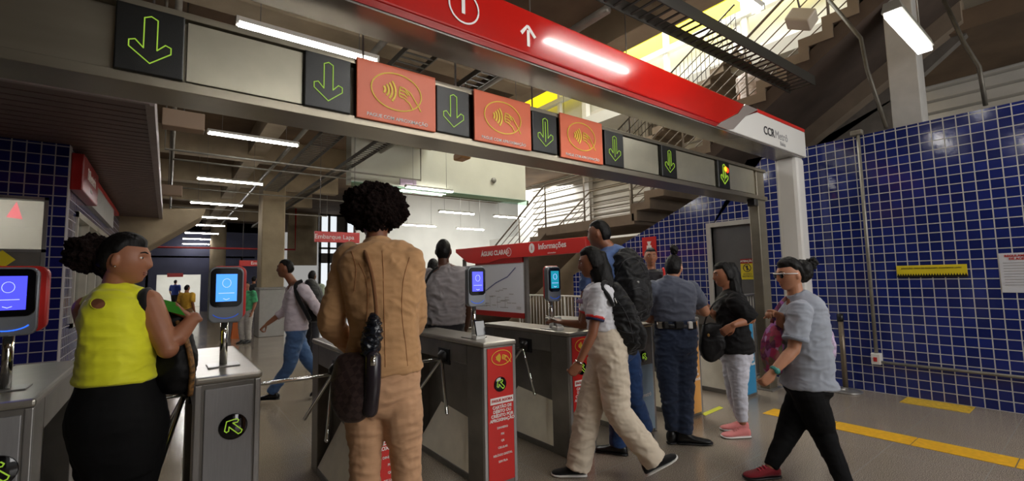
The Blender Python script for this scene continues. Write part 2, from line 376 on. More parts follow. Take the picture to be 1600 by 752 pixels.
# horizontal siding behind the stairs
mb = MB(); z = 1.0
while z < 6.6:
    mb.prism([(10.9, -3, z), (10.8, -3, z + .03), (10.84, -3, z + .2), (10.9, -3, z + .2)], (0, 16, 0)); z += .215
struct('wall_siding', mb, MT['slat'])
struct('wall_siding_back', MB().box(10.92, 11.0, -4, 14, 0, 9.5), MT['white_wall'])
for yy in (7.6, 4.9, 9.9):
    struct('trim_%d' % k, MB().box(10.6, 10.79, yy, yy + .18, 0, 9), MT['white_column']); k += 1
# void above the stairs: white walls, yellow translucent panels
struct('wall_void', MB().box(4.8, 11, 13.2, 13.4, 5.16, 10.0), MT['white_wall'])
struct('light_block_roof', MB().box(4.4, 11.2, -7, 13.4, 10.0, 10.2), MT['concrete_dark'])  # unseen roof added to block the even world light
struct('wall_upper_left', MB().box(4.3, 4.45, -7, 13.4, 5.16, 10.0), MT['concrete'])
mb = MB()
for y in (-1.5, .6, 2.7, 4.8, 6.9, 9.0, 11.1): mb.box(10.55, 10.6, y, y + 1.95, 7.55, 9.95)
mb.box(6.3, 10.4, 13.1, 13.16, 7.55, 9.95)
struct('window_2', mb, MT['yellow_skylight'])
mb = MB()
for y in (-1.6, .5, 2.6, 4.7, 6.8, 8.9, 11.0): mb.box(10.5, 10.62, y, y + .12, 6.6, 9.95)
mb.box(10.45, 10.62, -2, 13, 7.4, 7.55)
obj('window_frame', mb, MT['white_wall'], bpy.data.objects['window_2'])
# upper landing slab + white beam crossing the void
struct('trim_%d' % k, MB().box(7.7, 11, 9.5, 9.9, 4.6, 5.1), MT['concrete_cream']); k += 1
struct('trim_%d' % k, MB().box(9.4, 10.9, -3, 13, 5.7, 6.0), MT['white_wall']); k += 1
# far end
FYW = 30.0
mb = MB(); mb.box(-9, -.45, FYW, FYW + .3, 0, 5).box(1.45, 5.2, FYW, FYW + .3, 0, 5).box(-.45, 1.45, FYW, FYW + .3, 2.0, 5)
struct('wall_far', mb, mat('far_dark_tile', S(74, 76, 104), .5, var=.1, vscale=2))
mb = MB(); mb.box(-3, 4, 38, 38.2, 0, 3).box(-.9, -.8, FYW, 38, 0, 3).box(3.3, 3.4, FYW, 38, 0, 3).box(-3, 4, FYW, 38, 2.9, 3.0)
struct('wall_corridor', mb, MT['white_wall'])
struct('dark_reflection_wall', MB().box(-8.6, 1.0, -7, -6.8, 0, 5), MT['steel_dark'])  # unseen wall added so the gantry's left end reflects dark
struct('wall_left', MB().box(-8.8, -8.6, -7, 50, 0, 5), MT['concrete'])
# bright glazed exit far right of the hall
mb = MB()
gx0, gx1 = onY(498, 400, 24).x, onY(552, 400, 24).x
for i in range(5): x = gx0 + (gx1 - gx0) * i / 4; mb.box(x, x + (.12 if i != 2 else .5), 24, 24.12, 0, 4.9)
for z in (2.4, 3.1, 4.8): mb.box(gx0, gx1, 24, 24.1, z, z + (.5 if z == 2.4 else .1))
struct('wall_hall_end', MB().box(gx1, 16, 24.3, 24.5, 0, 4.9).box(onY(452, 400, 24).x, gx0 - .01, 24.3, 24.5, 2.3, 4.9), MT['concrete'])
g = struct('window_3', MB().box(gx0, gx1, 24.03, 24.05, 0, 4.9), mat('daylit_frosted_glass', S(225, 235, 240), .3, emit=(.9, .96, 1, 1), estr=.9)); obj('window_frame', mb, MT['steel_dark'], g)
# left maroon soffit
mb = MB(); mb.box(-8.6, -.16, 4.6, 14.0, 3.0, 3.1, 1)
x0, x1 = -8.6, -.19
y = 4.66
while y < 13.9:
    mb.box(x0, x1, y, y + .13, 2.92, 3.0, 0); y += .15
mb.box(-8.6, -.16, 4.56, 4.6, 2.9, 3.14, 1).box(-.19, -.13, 4.6, 14, 2.9, 3.12, 1)
struct('ceiling_soffit', mb, [MT['soffit'], MT['soffit_edge']])
# sloping concrete (underside of the far left stair)
q = [onY(*p, 12.5) for p in ((150, 325), (322, 326), (317, 338), (215, 395), (150, 425))]
struct('trim_%d' % k, MB().prism(q, (0, 1.6, 0)), MT['concrete'], bevel=.02); k += 1
# ------------------------------------------------------------------ ticket office (left)
KX, KY = -.845, 6.4
wx0, wx1, wz0, wz1 = -3.0, -.975, 1.1, 2.35
mb = MB(); mb.box(-8.6, wx0, KY, KY + .15, 0, 2.915).box(wx1, KX, KY, KY + .15, 0, 2.915).box(wx0, wx1, KY, KY + .15, wz1, 2.915).box(wx0, wx1, KY, KY + .15, 0, wz0)
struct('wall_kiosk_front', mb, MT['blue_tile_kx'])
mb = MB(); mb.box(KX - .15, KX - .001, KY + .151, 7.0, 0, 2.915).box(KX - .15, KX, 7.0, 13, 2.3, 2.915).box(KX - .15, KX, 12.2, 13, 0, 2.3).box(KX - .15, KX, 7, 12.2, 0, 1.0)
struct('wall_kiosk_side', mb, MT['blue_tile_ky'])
mb = MB(); mb.box(-4.5, KX - .16, 9.5, 9.6, 0, 2.9).box(-4.5, KX - .16, KY + .16, 9.5, 2.75, 2.8)
struct('wall_kiosk_inner', mb, MT['kiosk_in'])
g = struct('window_1', MB().box(wx0, wx1, KY + .05, KY + .06, wz0, wz1), MT['glass'])
mb = MB(); mb.box(wx0, wx1, KY - .02, KY + .1, wz1 - .03, wz1).box(wx1 - .03, wx1, KY - .02, KY + .1, wz0, wz1).box(wx0, wx1, KY - .02, KY + .1, 1.80, 1.83)
obj('window_frame', mb, MT['steel'], g)
obj('window_ledge', MB().box(wx0, wx1 - .03, KY - .015, KY + .04, 1.6, 1.8), MT['steel_dark'], g)
g = struct('window_4', MB().box(KX - .06, KX - .05, 7.05, 12.2, 1.0, 2.3), MT['glass'])
mb = MB()
for y in (7.0, 7.9, 8.8, 10.0, 11.1, 12.15): mb.box(KX - .1, KX + .02, y, y + .07, 1.0, 2.3)
mb.box(KX - .1, KX + .02, 7, 12.2, 2.24, 2.31).box(KX - .1, KX + .02, 7, 12.2, 1.0, 1.05)
obj('window_frame', mb, MT['steel_light'], g)
# counter lamp seen through the window
# ------------------------------------------------------------------ luminaires
def make_lamp(L=1.2, r=.017):
    t = thing('ceiling_light', (0, 0, 0), 'x', 'light')
    obj('housing', MB().prism([(-L / 2, -.05, .045), (-L / 2, .05, .045), (-L / 2, .035, .012), (-L / 2, -.035, .012)], (L, 0, 0)).box(-L / 2, -L / 2 + .02, -.05, .05, -.012, .045).box(L / 2 - .02, L / 2, -.05, .05, -.012, .045), MT['fixture'], t)
    obj('tube', MB().tube([(-L / 2 + .02, 0, -.008), (L / 2 - .02, 0, -.008)], r, 10), MT['tube'], t)
    for x in (-L * .35, L * .35): obj('suspension_rod', MB().tube([(x, 0, .045), (x, 0, 1.25)], .004, 6), MT['steel_dark'], t)
    return t
LZ = 3.6
lamp0 = make_lamp()
lspots = [(.98, 4.22, 'largest of the long row of ceiling tubes'), (.98, 7.6, 'second tube of the long ceiling row'),
 (1.0, 11.05, 'third tube of the long ceiling row'), (1.0, 14.4, 'fourth tube of the long ceiling row, over the sloping concrete'), (1.2, 17.4, 'fifth tube of the long ceiling row, set a little right'),
 (1.05, 19.8, 'sixth tube of the long ceiling row'), (1.1, 23.0, 'seventh tube of the long ceiling row'), (1.1, 26.0, 'eighth tube of the long ceiling row'), (1.15, 29.2, 'last tube of the long ceiling row, before the far dark wall')]
for i, (x, y, lb) in enumerate(lspots):
    lb = 'white lit fluorescent light, ' + lb
    if i == 0: lamp0.location = (x, y, LZ); lamp0['label'] = lb; lamp0['group'] = 'long row of ceiling tubes'
    else: copy_tree(lamp0, (x, y, LZ), lb, 'long row of ceiling tubes')
def lamp_px(a, b, z, lb, grp, zoff=0):
    p = (onZ(*a, z) + onZ(*b, z)) / 2; return copy_tree(lamp0, p, lb, grp)
for a, b, z, lb in [((690, 330), (737, 335), 3.4, 'short white tube in front of the white wall, right of the grey shirted man'), ((715, 356), (754, 360), 3.3, 'white tube low on the white wall, above the transit map left end'),
   ((637, 351), (673, 354), 3.2, 'white tube just right of the big afro hair, by the white wall'), ((777, 337), (815, 342), 3.3, 'white tube at the right end of the white wall, beside the stair rail'),
   ((650, 293), (693, 299), 3.5, 'white tube under the cream fascia edge, beside the lilac plate'), ((741, 243), (822, 258), 3.4, 'white tube in front of the cream fascia, right of the hanging camera')]:
    lamp_px(a, b, z, lb, 'tubes by the white wall')
for x, y, z, lb in [(1.95, .75, 3.6, 'white fluorescent light mirrored as the left streak on the red beam'), (3.25, 1.62, 3.62, 'white fluorescent light mirrored as the long middle streak in the red beam'),
  (3.9, 4.45, 3.55, 'added fill tube mostly hidden behind the gantry, over the middle turnstile'), (3.75, 5.6, 3.5, 'added fill tube hidden behind the gantry, in front of the map board'),  # both added out of sight to brighten the map board
  (.8, -1.6, 3.6, 'white fluorescent light above and behind the viewer, left'), (3.6, -1.8, 3.6, 'white fluorescent light above and behind the viewer, right'), (6.1, -1.2, 3.7, 'white fluorescent light above the far right of the blue tiled wall')]:
    copy_tree(lamp0, (x, y, z), lb, 'lights on the near side of the gantry')
lk = copy_tree(lamp0, (-1.6, 7.6, 2.6), 'white tube inside the ticket office, seen through its front window', 'ticket office tubes')
lk = copy_tree(lamp0, (-2.4, 8.6, 2.62), 'second white tube inside the ticket office, farther left', 'ticket office tubes')
for y in (32.5, 35.5): copy_tree(lamp0, (.5, y, 2.75), 'white tube lighting the corridor behind the far doorway, %s' % ('nearer one' if y < 33 else 'farther one'), 'corridor tubes')
# right box luminaire
p0, p1 = onZ(1392, 22, 3.55), onZ(1447, 80, 3.55)
t = thing('box_light', (p0 + p1) / 2, 'bright box luminaire hanging in front of the grey square column above the blue wall', 'light')
c = (p0 + p1) / 2; L = (p1 - p0).length / 2
obj('housing', MB().prism([(c.x - L, c.y - .07, 3.58), (c.x - L, c.y + .07, 3.58), (c.x - L, c.y + .05, 3.66), (c.x - L, c.y - .05, 3.66)], (2 * L, 0, 0)), MT['fixture_dark'], t, .004)
obj('diffuser', MB().box(c.x - L + .01, c.x + L - .01, c.y - .055, c.y + .055, 3.535, 3.585), mat('lit_diffuser', (1, 1, 1, 1), .4, emit=(1, .98, .96, 1), estr=7), t, .006)
mb = MB()
for dx in (-L * .7, L * .7): mb.tube([(c.x + dx, c.y, 3.66), (c.x + dx, c.y, 4.9)], .008, 6)
obj('suspension_rod', mb, MT['pipe'], t)
# ------------------------------------------------------------------ trays, pipes
MT['tray_dark'] = mat('dark_tray', S(58, 56, 52), .55, .4)
def tray(pts, w_, label, name='cable_tray', h=.07, m='tray'):
    mb = MB()
    for a, b in zip(pts[:-1], pts[1:]):
        a, b = V(a), V(b); d = (b - a); L = d.length; d.normalize(); s_ = d.cross(V((0, 0, 1))).normalized(); u = s_.cross(d)
        for q in (-1, 1): mb.obox((a + b) / 2 + s_ * q * w_ / 2, d * L / 2, s_ * .006, u * h / 2)
        n = int(L / .12)
        for i in range(n): mb.obox(a + d * (i + .5) * L / n - u * h * .35, d * .012, s_ * w_ / 2, u * .006)
        n = int(L / .3)
    return tag(obj(name, mb, MT[m]), label, 'cable tray')
def pipe(pts, r, label, name='conduit', m='pipe', cat='pipe', n=8):
    return tag(obj(name, MB().tube(pts, r, n), MT[m]), label, cat)
tray([(2.15, 3.2, 3.95), (2.15, 13.6, 3.95)], .35, 'ladder cable tray running down the hall right of the long lamp row')
tray([(2.9, 3.2, 3.85), (2.9, 22, 3.85)], .22, 'narrow cable tray beside the wider tray, nearer the cream fascia')
p = onZ(1075, 30, 3.95); q = onZ(1245, 125, 3.95)
tray([(2.5, p.y + .1, 3.95), (6.7, p.y, 3.95)], .3, 'dark perforated cable tray crossing in front of the stairs above the red beam', h=.13, m='tray_dark')
tray([(6.55, p.y - .1, 3.95), (6.55, p.y - .1, 3.15)], .25, 'vertical cable tray dropping beside the right end of the red beam', m='tray_dark')
tray([(1.0, 6.0, 4.1), (5.6, 6.0, 4.1)], .3, 'cable tray crossing above the second ceiling tube')
for i, (y, z, x0, x1, lb) in enumerate([(5.7, 3.75, -.1, 3.5, 'thin conduit crossing behind the gantry below the first tube'), (8.9, 3.6, -.1, 5.5, 'thin conduit crossing the hall in front of the cream fascia'), (10.0, 3.7, 0, 3.6, 'thin conduit beyond the second tube'), (12.9, 3.7, 0, 6, 'thin conduit beyond the third tube'), (16.2, 3.7, 0, 6, 'thin conduit far down the hall')]):
    x1 = min(x1, 4.3); pipe([(x0, y, CZ), (x0, y, z), (x1, y, z), (x1, y, CZ)], .018, lb)
pipe([(1.9, 3, 4.2), (1.9, 28, 4.2)], .04, 'long grey pipe running down the hall under the ceiling, beside the wide tray')
pipe([(3.6, 3, 4.25), (3.6, 9.4, 4.25)], .05, 'long grey pipe under the ceiling ending at the cream fascia')
pipe([(-.0, 3.2, 4.1), (-.0, 26, 4.1)], .03, 'thin pipe running down the hall beside the maroon soffit edge')
# wide flat ducts between the beams
# right-hand conduits on the stair soffit
pts = [onX(1385, 185 + 15, 6.75), onX(1355, 110, 6.75), onX(1345, 60, 6.7), onX(1295, 0, 6.7)]
pipe([pts[0]] + pts[1:], .022, 'grey conduit dropping from the stair underside to the blue wall, left of the grey column', m='tray')
pts = [onX(1540, 165, 7.3), onX(1530, 105, 7.3), onX(1505, 65, 7.3), onX(1475, 0, 7.3)]
pipe(pts, .022, 'grey conduit dropping behind the top of the blue wall, right of the box luminaire', m='tray')
# ------------------------------------------------------------------ concrete columns
t = thing('concrete_column', (2.43, 14.35, 0), 'thick bare concrete column behind the walking man in the pale shirt', 'column')
obj('shaft', MB().box(2.02, 2.6, 14.0, 14.7, 0, 4.5), MT['concrete'], t, .03)
obj('base_band', MB().box(1.99, 2.63, 13.97, 14.73, 0, 1.28), MT['grey_column'], t, .02)
obj('collar', MB().box(1.98, 2.64, 13.96, 14.74, 1.28, 1.34), MT['steel_dark'], t)
q = onZ(339, 466, 0) ; 
for (px, yy, hw, lb) in ((339, 26.0, .33, 'slimmer concrete column far down the hall, behind the second card reader'), (330, 34.5, .0, '')):
    if hw: 
        c = onY(px, 440, yy); tag(obj('concrete_column', MB().lathe((c.x, yy, 0), [(hw, 0), (hw, 4.4)], 20), MT['concrete']), lb, 'column')
GC = onX(1422, 150, 7.25)
tag(obj('square_column', MB().box(7.1, 7.42, GC.y - .12, GC.y + .16, 3.0, 5.6), MT['grey_column'], bevel=.01), 'light grey square column rising above the blue tiled wall behind the box luminaire', 'column')
# ------------------------------------------------------------------ stairs
SX0, SX1 = 6.98, 8.6
mb = MB(); st = .30; rs = .19
y, z = 5.45, 2.62; prof_t = []; prof_b = []
n = 15
for i in range(n):
    mb.prism([(SX0, y, z - .14), (SX0, y, z + rs), (SX0, y - st, z + rs), (SX0, y - st, z + rs - .14), (SX0, y - .12, z + rs - .14), (SX0, y - .12, z - .14)], (SX1 - SX0, 0, 0)); y -= st; z += rs
ytop, ztop = y, z
mb.box(SX0, SX1, -3, ytop + .05, ztop - .2, ztop)
stair = thing('staircase', (7.8, 5.2, 2.4), 'concrete staircase with saw tooth steps and landing rising behind the blue tiled wall', 'staircase')
obj('upper_flight', mb, MT['concrete_stair'], stair)
mb = MB(); mb.box(SX0, SX1, 5.4, 7.9, 2.42, 2.62)
obj('landing', mb, MT['concrete_stair'], stair)
mb = MB(); y, z = 7.9, 2.62
for i in range(13):
    mb.prism([(SX0, y, z), (SX0, y + st, z), (SX0, y + st, z - rs - .14), (SX0, y, z - .14)], (SX1 - SX0, 0, 0)); y += st; z -= rs
obj('lower_flight', mb, MT['concrete_stair'], stair)
# edge beam under the far side of the upper flight
mb = MB(); s2 = rs / st
def beam_pt(y): return 2.62 - .32 + (5.45 - y) * s2
mb.prism([(SX1 - .1, 6.4, beam_pt(6.4) - .30), (SX1 - .1, 6.4, beam_pt(6.4) + .05), (SX1 - .1, 1.0, beam_pt(1.0) + .05), (SX1 - .1, 1.0, beam_pt(1.0) - .30)], (.32, 0, 0))
obj('edge_beam', mb, MT['concrete_stair'], stair)
def tz(y): return 2.62 + (5.45 - y) * s2
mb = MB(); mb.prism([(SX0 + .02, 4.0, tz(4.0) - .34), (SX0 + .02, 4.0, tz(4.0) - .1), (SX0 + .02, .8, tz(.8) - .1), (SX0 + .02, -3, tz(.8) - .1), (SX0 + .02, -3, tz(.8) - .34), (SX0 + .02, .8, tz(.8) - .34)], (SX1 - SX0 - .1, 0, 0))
obj('flight_soffit', mb, mat('shaded_concrete', S(70, 58, 50), .9, var=.2, vscale=3), stair)  # shade of the stair underside put into the concrete colour
mb = MB(); mb.prism([(8.75, 6.2, 2.4), (8.75, 6.2, beam_pt(6.2) - .1), (8.75, 1.0, beam_pt(1.0) - .1), (8.75, 1.0, 4.7), (8.75, 1.75, 4.1), (8.75, 1.75, 2.4)], (.15, 0, 0))
struct('shade_sheet_upper_stair', mb, MT['steel_dark'])  # dark sheet added to fill the shaded gap below the flight
struct('trim_60', MB().box(8.62, 10.75, -3, 1.9, 4.72, 5.0), MT['concrete_dark'])
def railing(name, pts, h, par, n_low=5):
    """posts and parallel bars along a floor line"""
    mb = MB(); tops = [V(p) + V((0, 0, h)) for p in pts]
    mb.tube(tops, .022, 8)
    for k_ in range(n_low):
        f = (k_ + .6) / (n_low + .6); mb.tube([V(p) + V((0, 0, h * f)) for p in pts], .010, 6)
    for a, b in zip(pts[:-1], pts[1:]):
        a, b = V(a), V(b); m_ = max(1, int((b - a).length / 1.1))
        for i in range(m_ + 1): q = a.lerp(b, i / m_); mb.tube([q, q + V((0, 0, h))], .018, 8)
    return obj(name, mb, MT['rail'], par)
MT['rail'] = mat('painted_rail', S(122, 112, 100), .45, .3)
MT['rail_silhouette'] = mat('silhouette_rail', S(60, 54, 48), .45, .3)  # backlit silhouette put into the rail colour
railing('handrail', [(SX0 + .04, 12.0, .1), (SX0 + .04, 7.95, 2.62), (SX0 + .04, 5.45, 2.62), (SX0 + .04, ytop, ztop), (SX0 + .04, -2, ztop)], 1.0, stair)
railing('handrail', [(SX1 - .04, 12.0, .1), (SX1 - .04, 7.95, 2.62), (SX1 - .04, 5.45, 2.62), (SX1 - .04, ytop, ztop), (SX1 - .04, -2, ztop)], 1.0, stair)
# second staircase across the void, higher, seen through the gap
mb = MB(); y, z = 7.6, 4.1
for i in range(11):
    mb.prism([(9.1, y, z), (9.1, y, z + .17), (9.1, y - .3, z + .17), (9.1, y - .3, z + .03)], (1.3, 0, 0)); y -= .3; z += .17
st2 = thing('staircase', (9.7, 6, 4.1), 'far upper stair flight with mesh rail seen through the gap above the red beam', 'staircase')
obj('upper_flight', mb, MT['concrete_stair'], st2)
mb = MB()
for i in range(34):
    yy = 7.6 - i * .1; zz = 4.1 + i * .1 * .567; mb.tube([(9.12, yy, zz), (9.12, yy, zz + 1.0)], .007, 5)
for h in (.05, .28, .5, .72, 1.0): mb.tube([(9.12, 7.6, 4.1 + h), (9.12, 4.3, 5.97 + h)], .02 if h == 1 else .011, 6)
obj('handrail', mb, MT['rail_silhouette'], st2)
# dark store wall below the landing
struct('wall_under_stair', MB().box(8.7, 8.9, 4.0, 12, 0, 2.38), MT['concrete'])
# low white railing in front of the stair
lr = thing('low_railing', onX(890, 520, 6.6) * 1, 'low pale railing with upright bars under the stairs behind the information board', 'railing')
lr.location.z = 0
mb = MB(); ya, yb = 5.5, 8.6
for z in (.12, 1.05): mb.tube([(6.7, ya, z), (6.7, yb, z)], .02, 8)
n = 30
for i in range(n + 1): yy = ya + (yb - ya) * i / n; mb.tube([(6.7, yy, .12), (6.7, yy, 1.05)], .009, 6)
for yy in (ya, (ya + yb) / 2, yb): mb.tube([(6.7, yy, 0), (6.7, yy, 1.07)], .022, 8)
obj('rail_panel', mb, mat('pale_rail', S(196, 194, 186), .5), lr)
# ------------------------------------------------------------------ gantry with lane signs
GY, GZ0, GZ1, GD = 2.66, 2.385, 2.79, .26
g = thing('gantry', (5.95, GY + .1, 0), 'long satin steel gantry beam over the turnstiles with a post at its right end', 'gantry')
mb = MB(); xl, xr = -3.2, 6.2
mb.box(xl, xr, GY, GY + GD, GZ0, GZ0 + .05).box(xl, xr, GY, GY + GD, GZ1 - .035, GZ1).box(xl, xr, GY + .05, GY + .07, GZ0 + .05, GZ1 - .035)
obj('beam', mb, MT['steel_beam'], g, .003)
mb = MB(); pm = []
for a, b in ((.05, .56), (.25, .27)): pass
MT['infill'] = mat('pale_infill', S(176, 172, 154), .3, .7, var=.05)
for xa_, xb_ in ((.04, .57), (3.32, 3.88), (4.16, 4.95), (5.24, 5.88)): obj('infill_panel', MB().box(xa_, xb_, GY + .012, GY + .049, GZ0 + .06, GZ1 - .045), MT['infill'], g, .002)
obj('post', MB().box(5.99, 6.2, GY + .03, GY + .15, 0, GZ1), MT['steel_beam'], g, .01)
obj('base_plate', MB().box(5.93, 6.26, GY - .02, GY + .2, 0, .015), MT['steel'], g)
mb = MB()
for x in (-.1, .95, 2.35, 3.6): obj('suspension_rod', MB().tube([(x, GY + .13, GZ1), (x, GY + .13, 4.44)], .006, 6), MT['steel_dark'], g)
obj('sensor', MB().box(5.84, 5.94, GY + .0, GY + .1, GZ0 - .09, GZ0), MT['black'], g, .01)
def arrow_pts(w_, h):
    """outline of the downward arrow"""
    return [(-.16 * w_, .5 * h), (0, .56 * h), (.16 * w_, .5 * h), (.16 * w_, -.18 * h), (.36 * w_, -.02 * h), (.5 * w_, -.06 * h), (.5 * w_, -.2 * h), (0, -.5 * h), (-.5 * w_, -.2 * h), (-.5 * w_, -.06 * h), (-.36 * w_, -.02 * h), (-.16 * w_, -.18 * h)]
def led_arrow(mb, F, pts, w_, dot=True):
    stroke(mb, F, pts, w_, closed=True)
lx = [-.10, .70, 1.52, 2.35, 3.18, 4.02, 5.09]
names = ['first and largest, at the dark left end', 'second from left, left of the largest orange panel', 'third, right of the largest orange panel', 'fourth, left of the last orange panel', 'fifth, right of the last orange panel', 'sixth, second from the right', 'last on the right, amber and red spot lit']
SH = .285; sz = (GZ0 + GZ1) / 2 + .002
for i, x in enumerate(lx):
    hw = .128
    t = thing('lane_sign', (x, GY, GZ0 + .05), 'black lane sign with green arrow, ' + names[i], 'sign', 'arrow signs along the gantry')
    obj('housing', MB().box(x - hw, x + hw, GY - .02, GY + .011, sz - SH / 2 - .015, sz + SH / 2 + .02), MT['led_face'], t, .006)
    mb = MB(); F = FY(x, GY - .02, sz)
    led_arrow(mb, F, arrow_pts(.155, .215), .0048 if i != 6 else .012)
    if i in (3, 4, 5, 6): stroke(mb, F, [(0, .09), (0, -.07)], .006)
    obj('arrow', mb, MT['led'], t)
    if i == 6:
        mb = MB(); mb.plate(F, ellipse(.035, .07, .03, .03, 16), .003, .003); obj('amber_spot', mb, MT['led_orange'], t)
        mb = MB(); mb.plate(F, ellipse(.075, .06, .022, .03, 16), .003, .003); obj('red_spot', mb, MT['led_red'], t)
def pay_logo(mb, F, cx, cy, a, b, w_, mi=0, hand=True):
    stroke(mb, F, ellipse(cx, cy, a, b, 36), w_, mi=mi, closed=True)
    for k_ in range(4):
        r_ = b * (.22 + .17 * k_); stroke(mb, F, ellipse(cx - a * .62 + k_ * a * .03, cy, r_ * .9, r_ * 1.05, 8, -.75, .75), w_ * 1.7, mi=mi)
    if hand:
        H = [(.12, .34), (.3, .3), (.55, .12), (.86, -.5), (.98, -.78)]; stroke(mb, F, [(cx + a * p, cy + b * q) for p, q in H], w_, mi=mi)
        for H in ([(.12, .34), (.1, .16), (.34, .1), (.42, -.02)], [(.1, .16), (.08, -.02), (.3, -.08), (.4, -.18)], [(.08, -.02), (.1, -.2), (.3, -.26), (.38, -.36), (.5, -.44), (.62, -.72)], [(.3, .3), (.42, .12), (.5, -.02)]):
            stroke(mb, F, [(cx + a * p, cy + b * q) for p, q in H], w_, mi=mi)
for i, (xa, xb, nm) in enumerate(((.862, 1.385, 'largest, left of the third arrow sign'), (1.688, 2.205, 'middle one of three'), (2.515, 3.02, 'right hand and smallest looking one of three'))):
    t = thing('payment_panel', ((xa + xb) / 2, GY, GZ0), 'orange contactless payment panel on the gantry, ' + nm, 'sign', 'orange payment panels')
    obj('panel', MB().box(xa, xb, GY - .022, GY - .004, GZ0 + .038, GZ1 + .005), MT['orange'], t, .004)
    F = FY((xa + xb) / 2, GY - .022, sz); mb = MB(); pay_logo(mb, F, -.01, .04, .165, .118, .0075)
    obj('logo', mb, MT['yellow_ink'], t)
    mb = MB(); add_text(mb, F, 'PAGUE COM APROXIMAÇÃO', 0, -.135, .0305, .0004); obj('lettering', mb, MT['white_ink'], t)
# ------------------------------------------------------------------ red overhead beam and its white column
RY, RZ0, RZ1, RD = 2.3, 2.93, 3.29, .30
g = thing('overhead_sign_beam', (6.5, RY + .15, 0), 'glossy red overhead sign beam with white end box and white column', 'sign beam')
xs, RX1 = 4.35, 6.55
mb = MB(); mb.prism([(-2.5, RY, RZ0 + .04), (-2.5, RY, RZ1), (xs + .62, RY, RZ1), (xs + .45, RY, RZ1 - .14), (xs + .06, RY, RZ0 + .04)], (0, RD, 0))
obj('red_fascia', mb, MT['red_sign'], g, .012)
obj('red_lip', MB().prism([(-2.5, RY + .012, RZ0), (-2.5, RY + .012, RZ0 + .042), (xs + .06, RY + .012, RZ0 + .042), (xs, RY + .012, RZ0)], (0, .02, 0)), MT['red_dark'], g)
obj('beam_underside', MB().box(-2.5, RX1 - .02, RY + .02, RY + RD, RZ0 - .012, RZ0 + .03), MT['beam_under'], g)
mb = MB(); mb.prism([(xs, RY - .004, RZ0), (xs + .075, RY - .004, RZ0 + .05), (xs + .45, RY - .004, RZ1 - .14), (xs + .62, RY - .004, RZ1), (xs + .92, RY - .004, RZ1), (xs + .62, RY - .004, RZ1 - .13), (xs + .33, RY - .004, RZ0 + .03), (xs + .2, RY - .004, RZ0)], (0, RD, 0))
obj('silver_divider', mb, mat('silver_paint', S(176, 166, 162), .3, .5), g)
mb = MB(); mb.prism([(xs + .2, RY - .002, RZ0), (xs + .33, RY - .002, RZ0 + .03), (xs + .62, RY - .002, RZ1 - .13), (xs + .9, RY - .002, RZ1 - .03), (RX1, RY - .002, RZ1 - .03), (RX1, RY - .002, RZ0)], (0, RD - .01, 0))
obj('white_end_box', mb, MT['white_gloss'], g, .01)
obj('red_cap', MB().box(xs + .9, RX1, RY - .002, RY + RD, RZ1 - .028, RZ1 + .012), MT['red'], g, .004)
mb = MB(); mb.box(6.30, 6.56, RY + .03, RY + .29, 0, RZ0)
obj('column', mb, MT['white_column'], g, .05)
F = FY(0, RY - .002, 0)
mb = MB(); stroke(mb, F, ellipse(1.405, 3.125, .105, .105, 40), .011, closed=True); add_text(mb, F, '1', 1.40, 3.135, .17, .004)
x = 1.915
for pl in ([(-.012, -.065), (.012, -.065), (.012, .05), (-.012, .05)], [(-.012, .07), (.008, .085), (.07, .022), (.052, .004)], [(.008, .085), (-.012, .085), (-.07, .022), (-.052, .004)]): mb.plate(F, [(x + a, 3.09 + b) for a, b in pl], .0015, .001)
add_text(mb, F, 'Linha', .85, 3.13, .16, .002)
obj('lettering', mb, MT['white_ink'], g)
mb = MB(); add_text(mb, F, 'CCR', 5.37, 3.075, .135, .003, 'LEFT'); obj('dark_lettering', mb, MT['dark_ink'], g)
mb = MB(); add_text(mb, F, 'Metrô', 5.66, 3.075, .135, 0, 'LEFT'); add_text(mb, F, 'Bahia', 5.78, 2.985, .07, 0, 'LEFT'); obj('grey_lettering', mb, MT['grey_ink'], g)
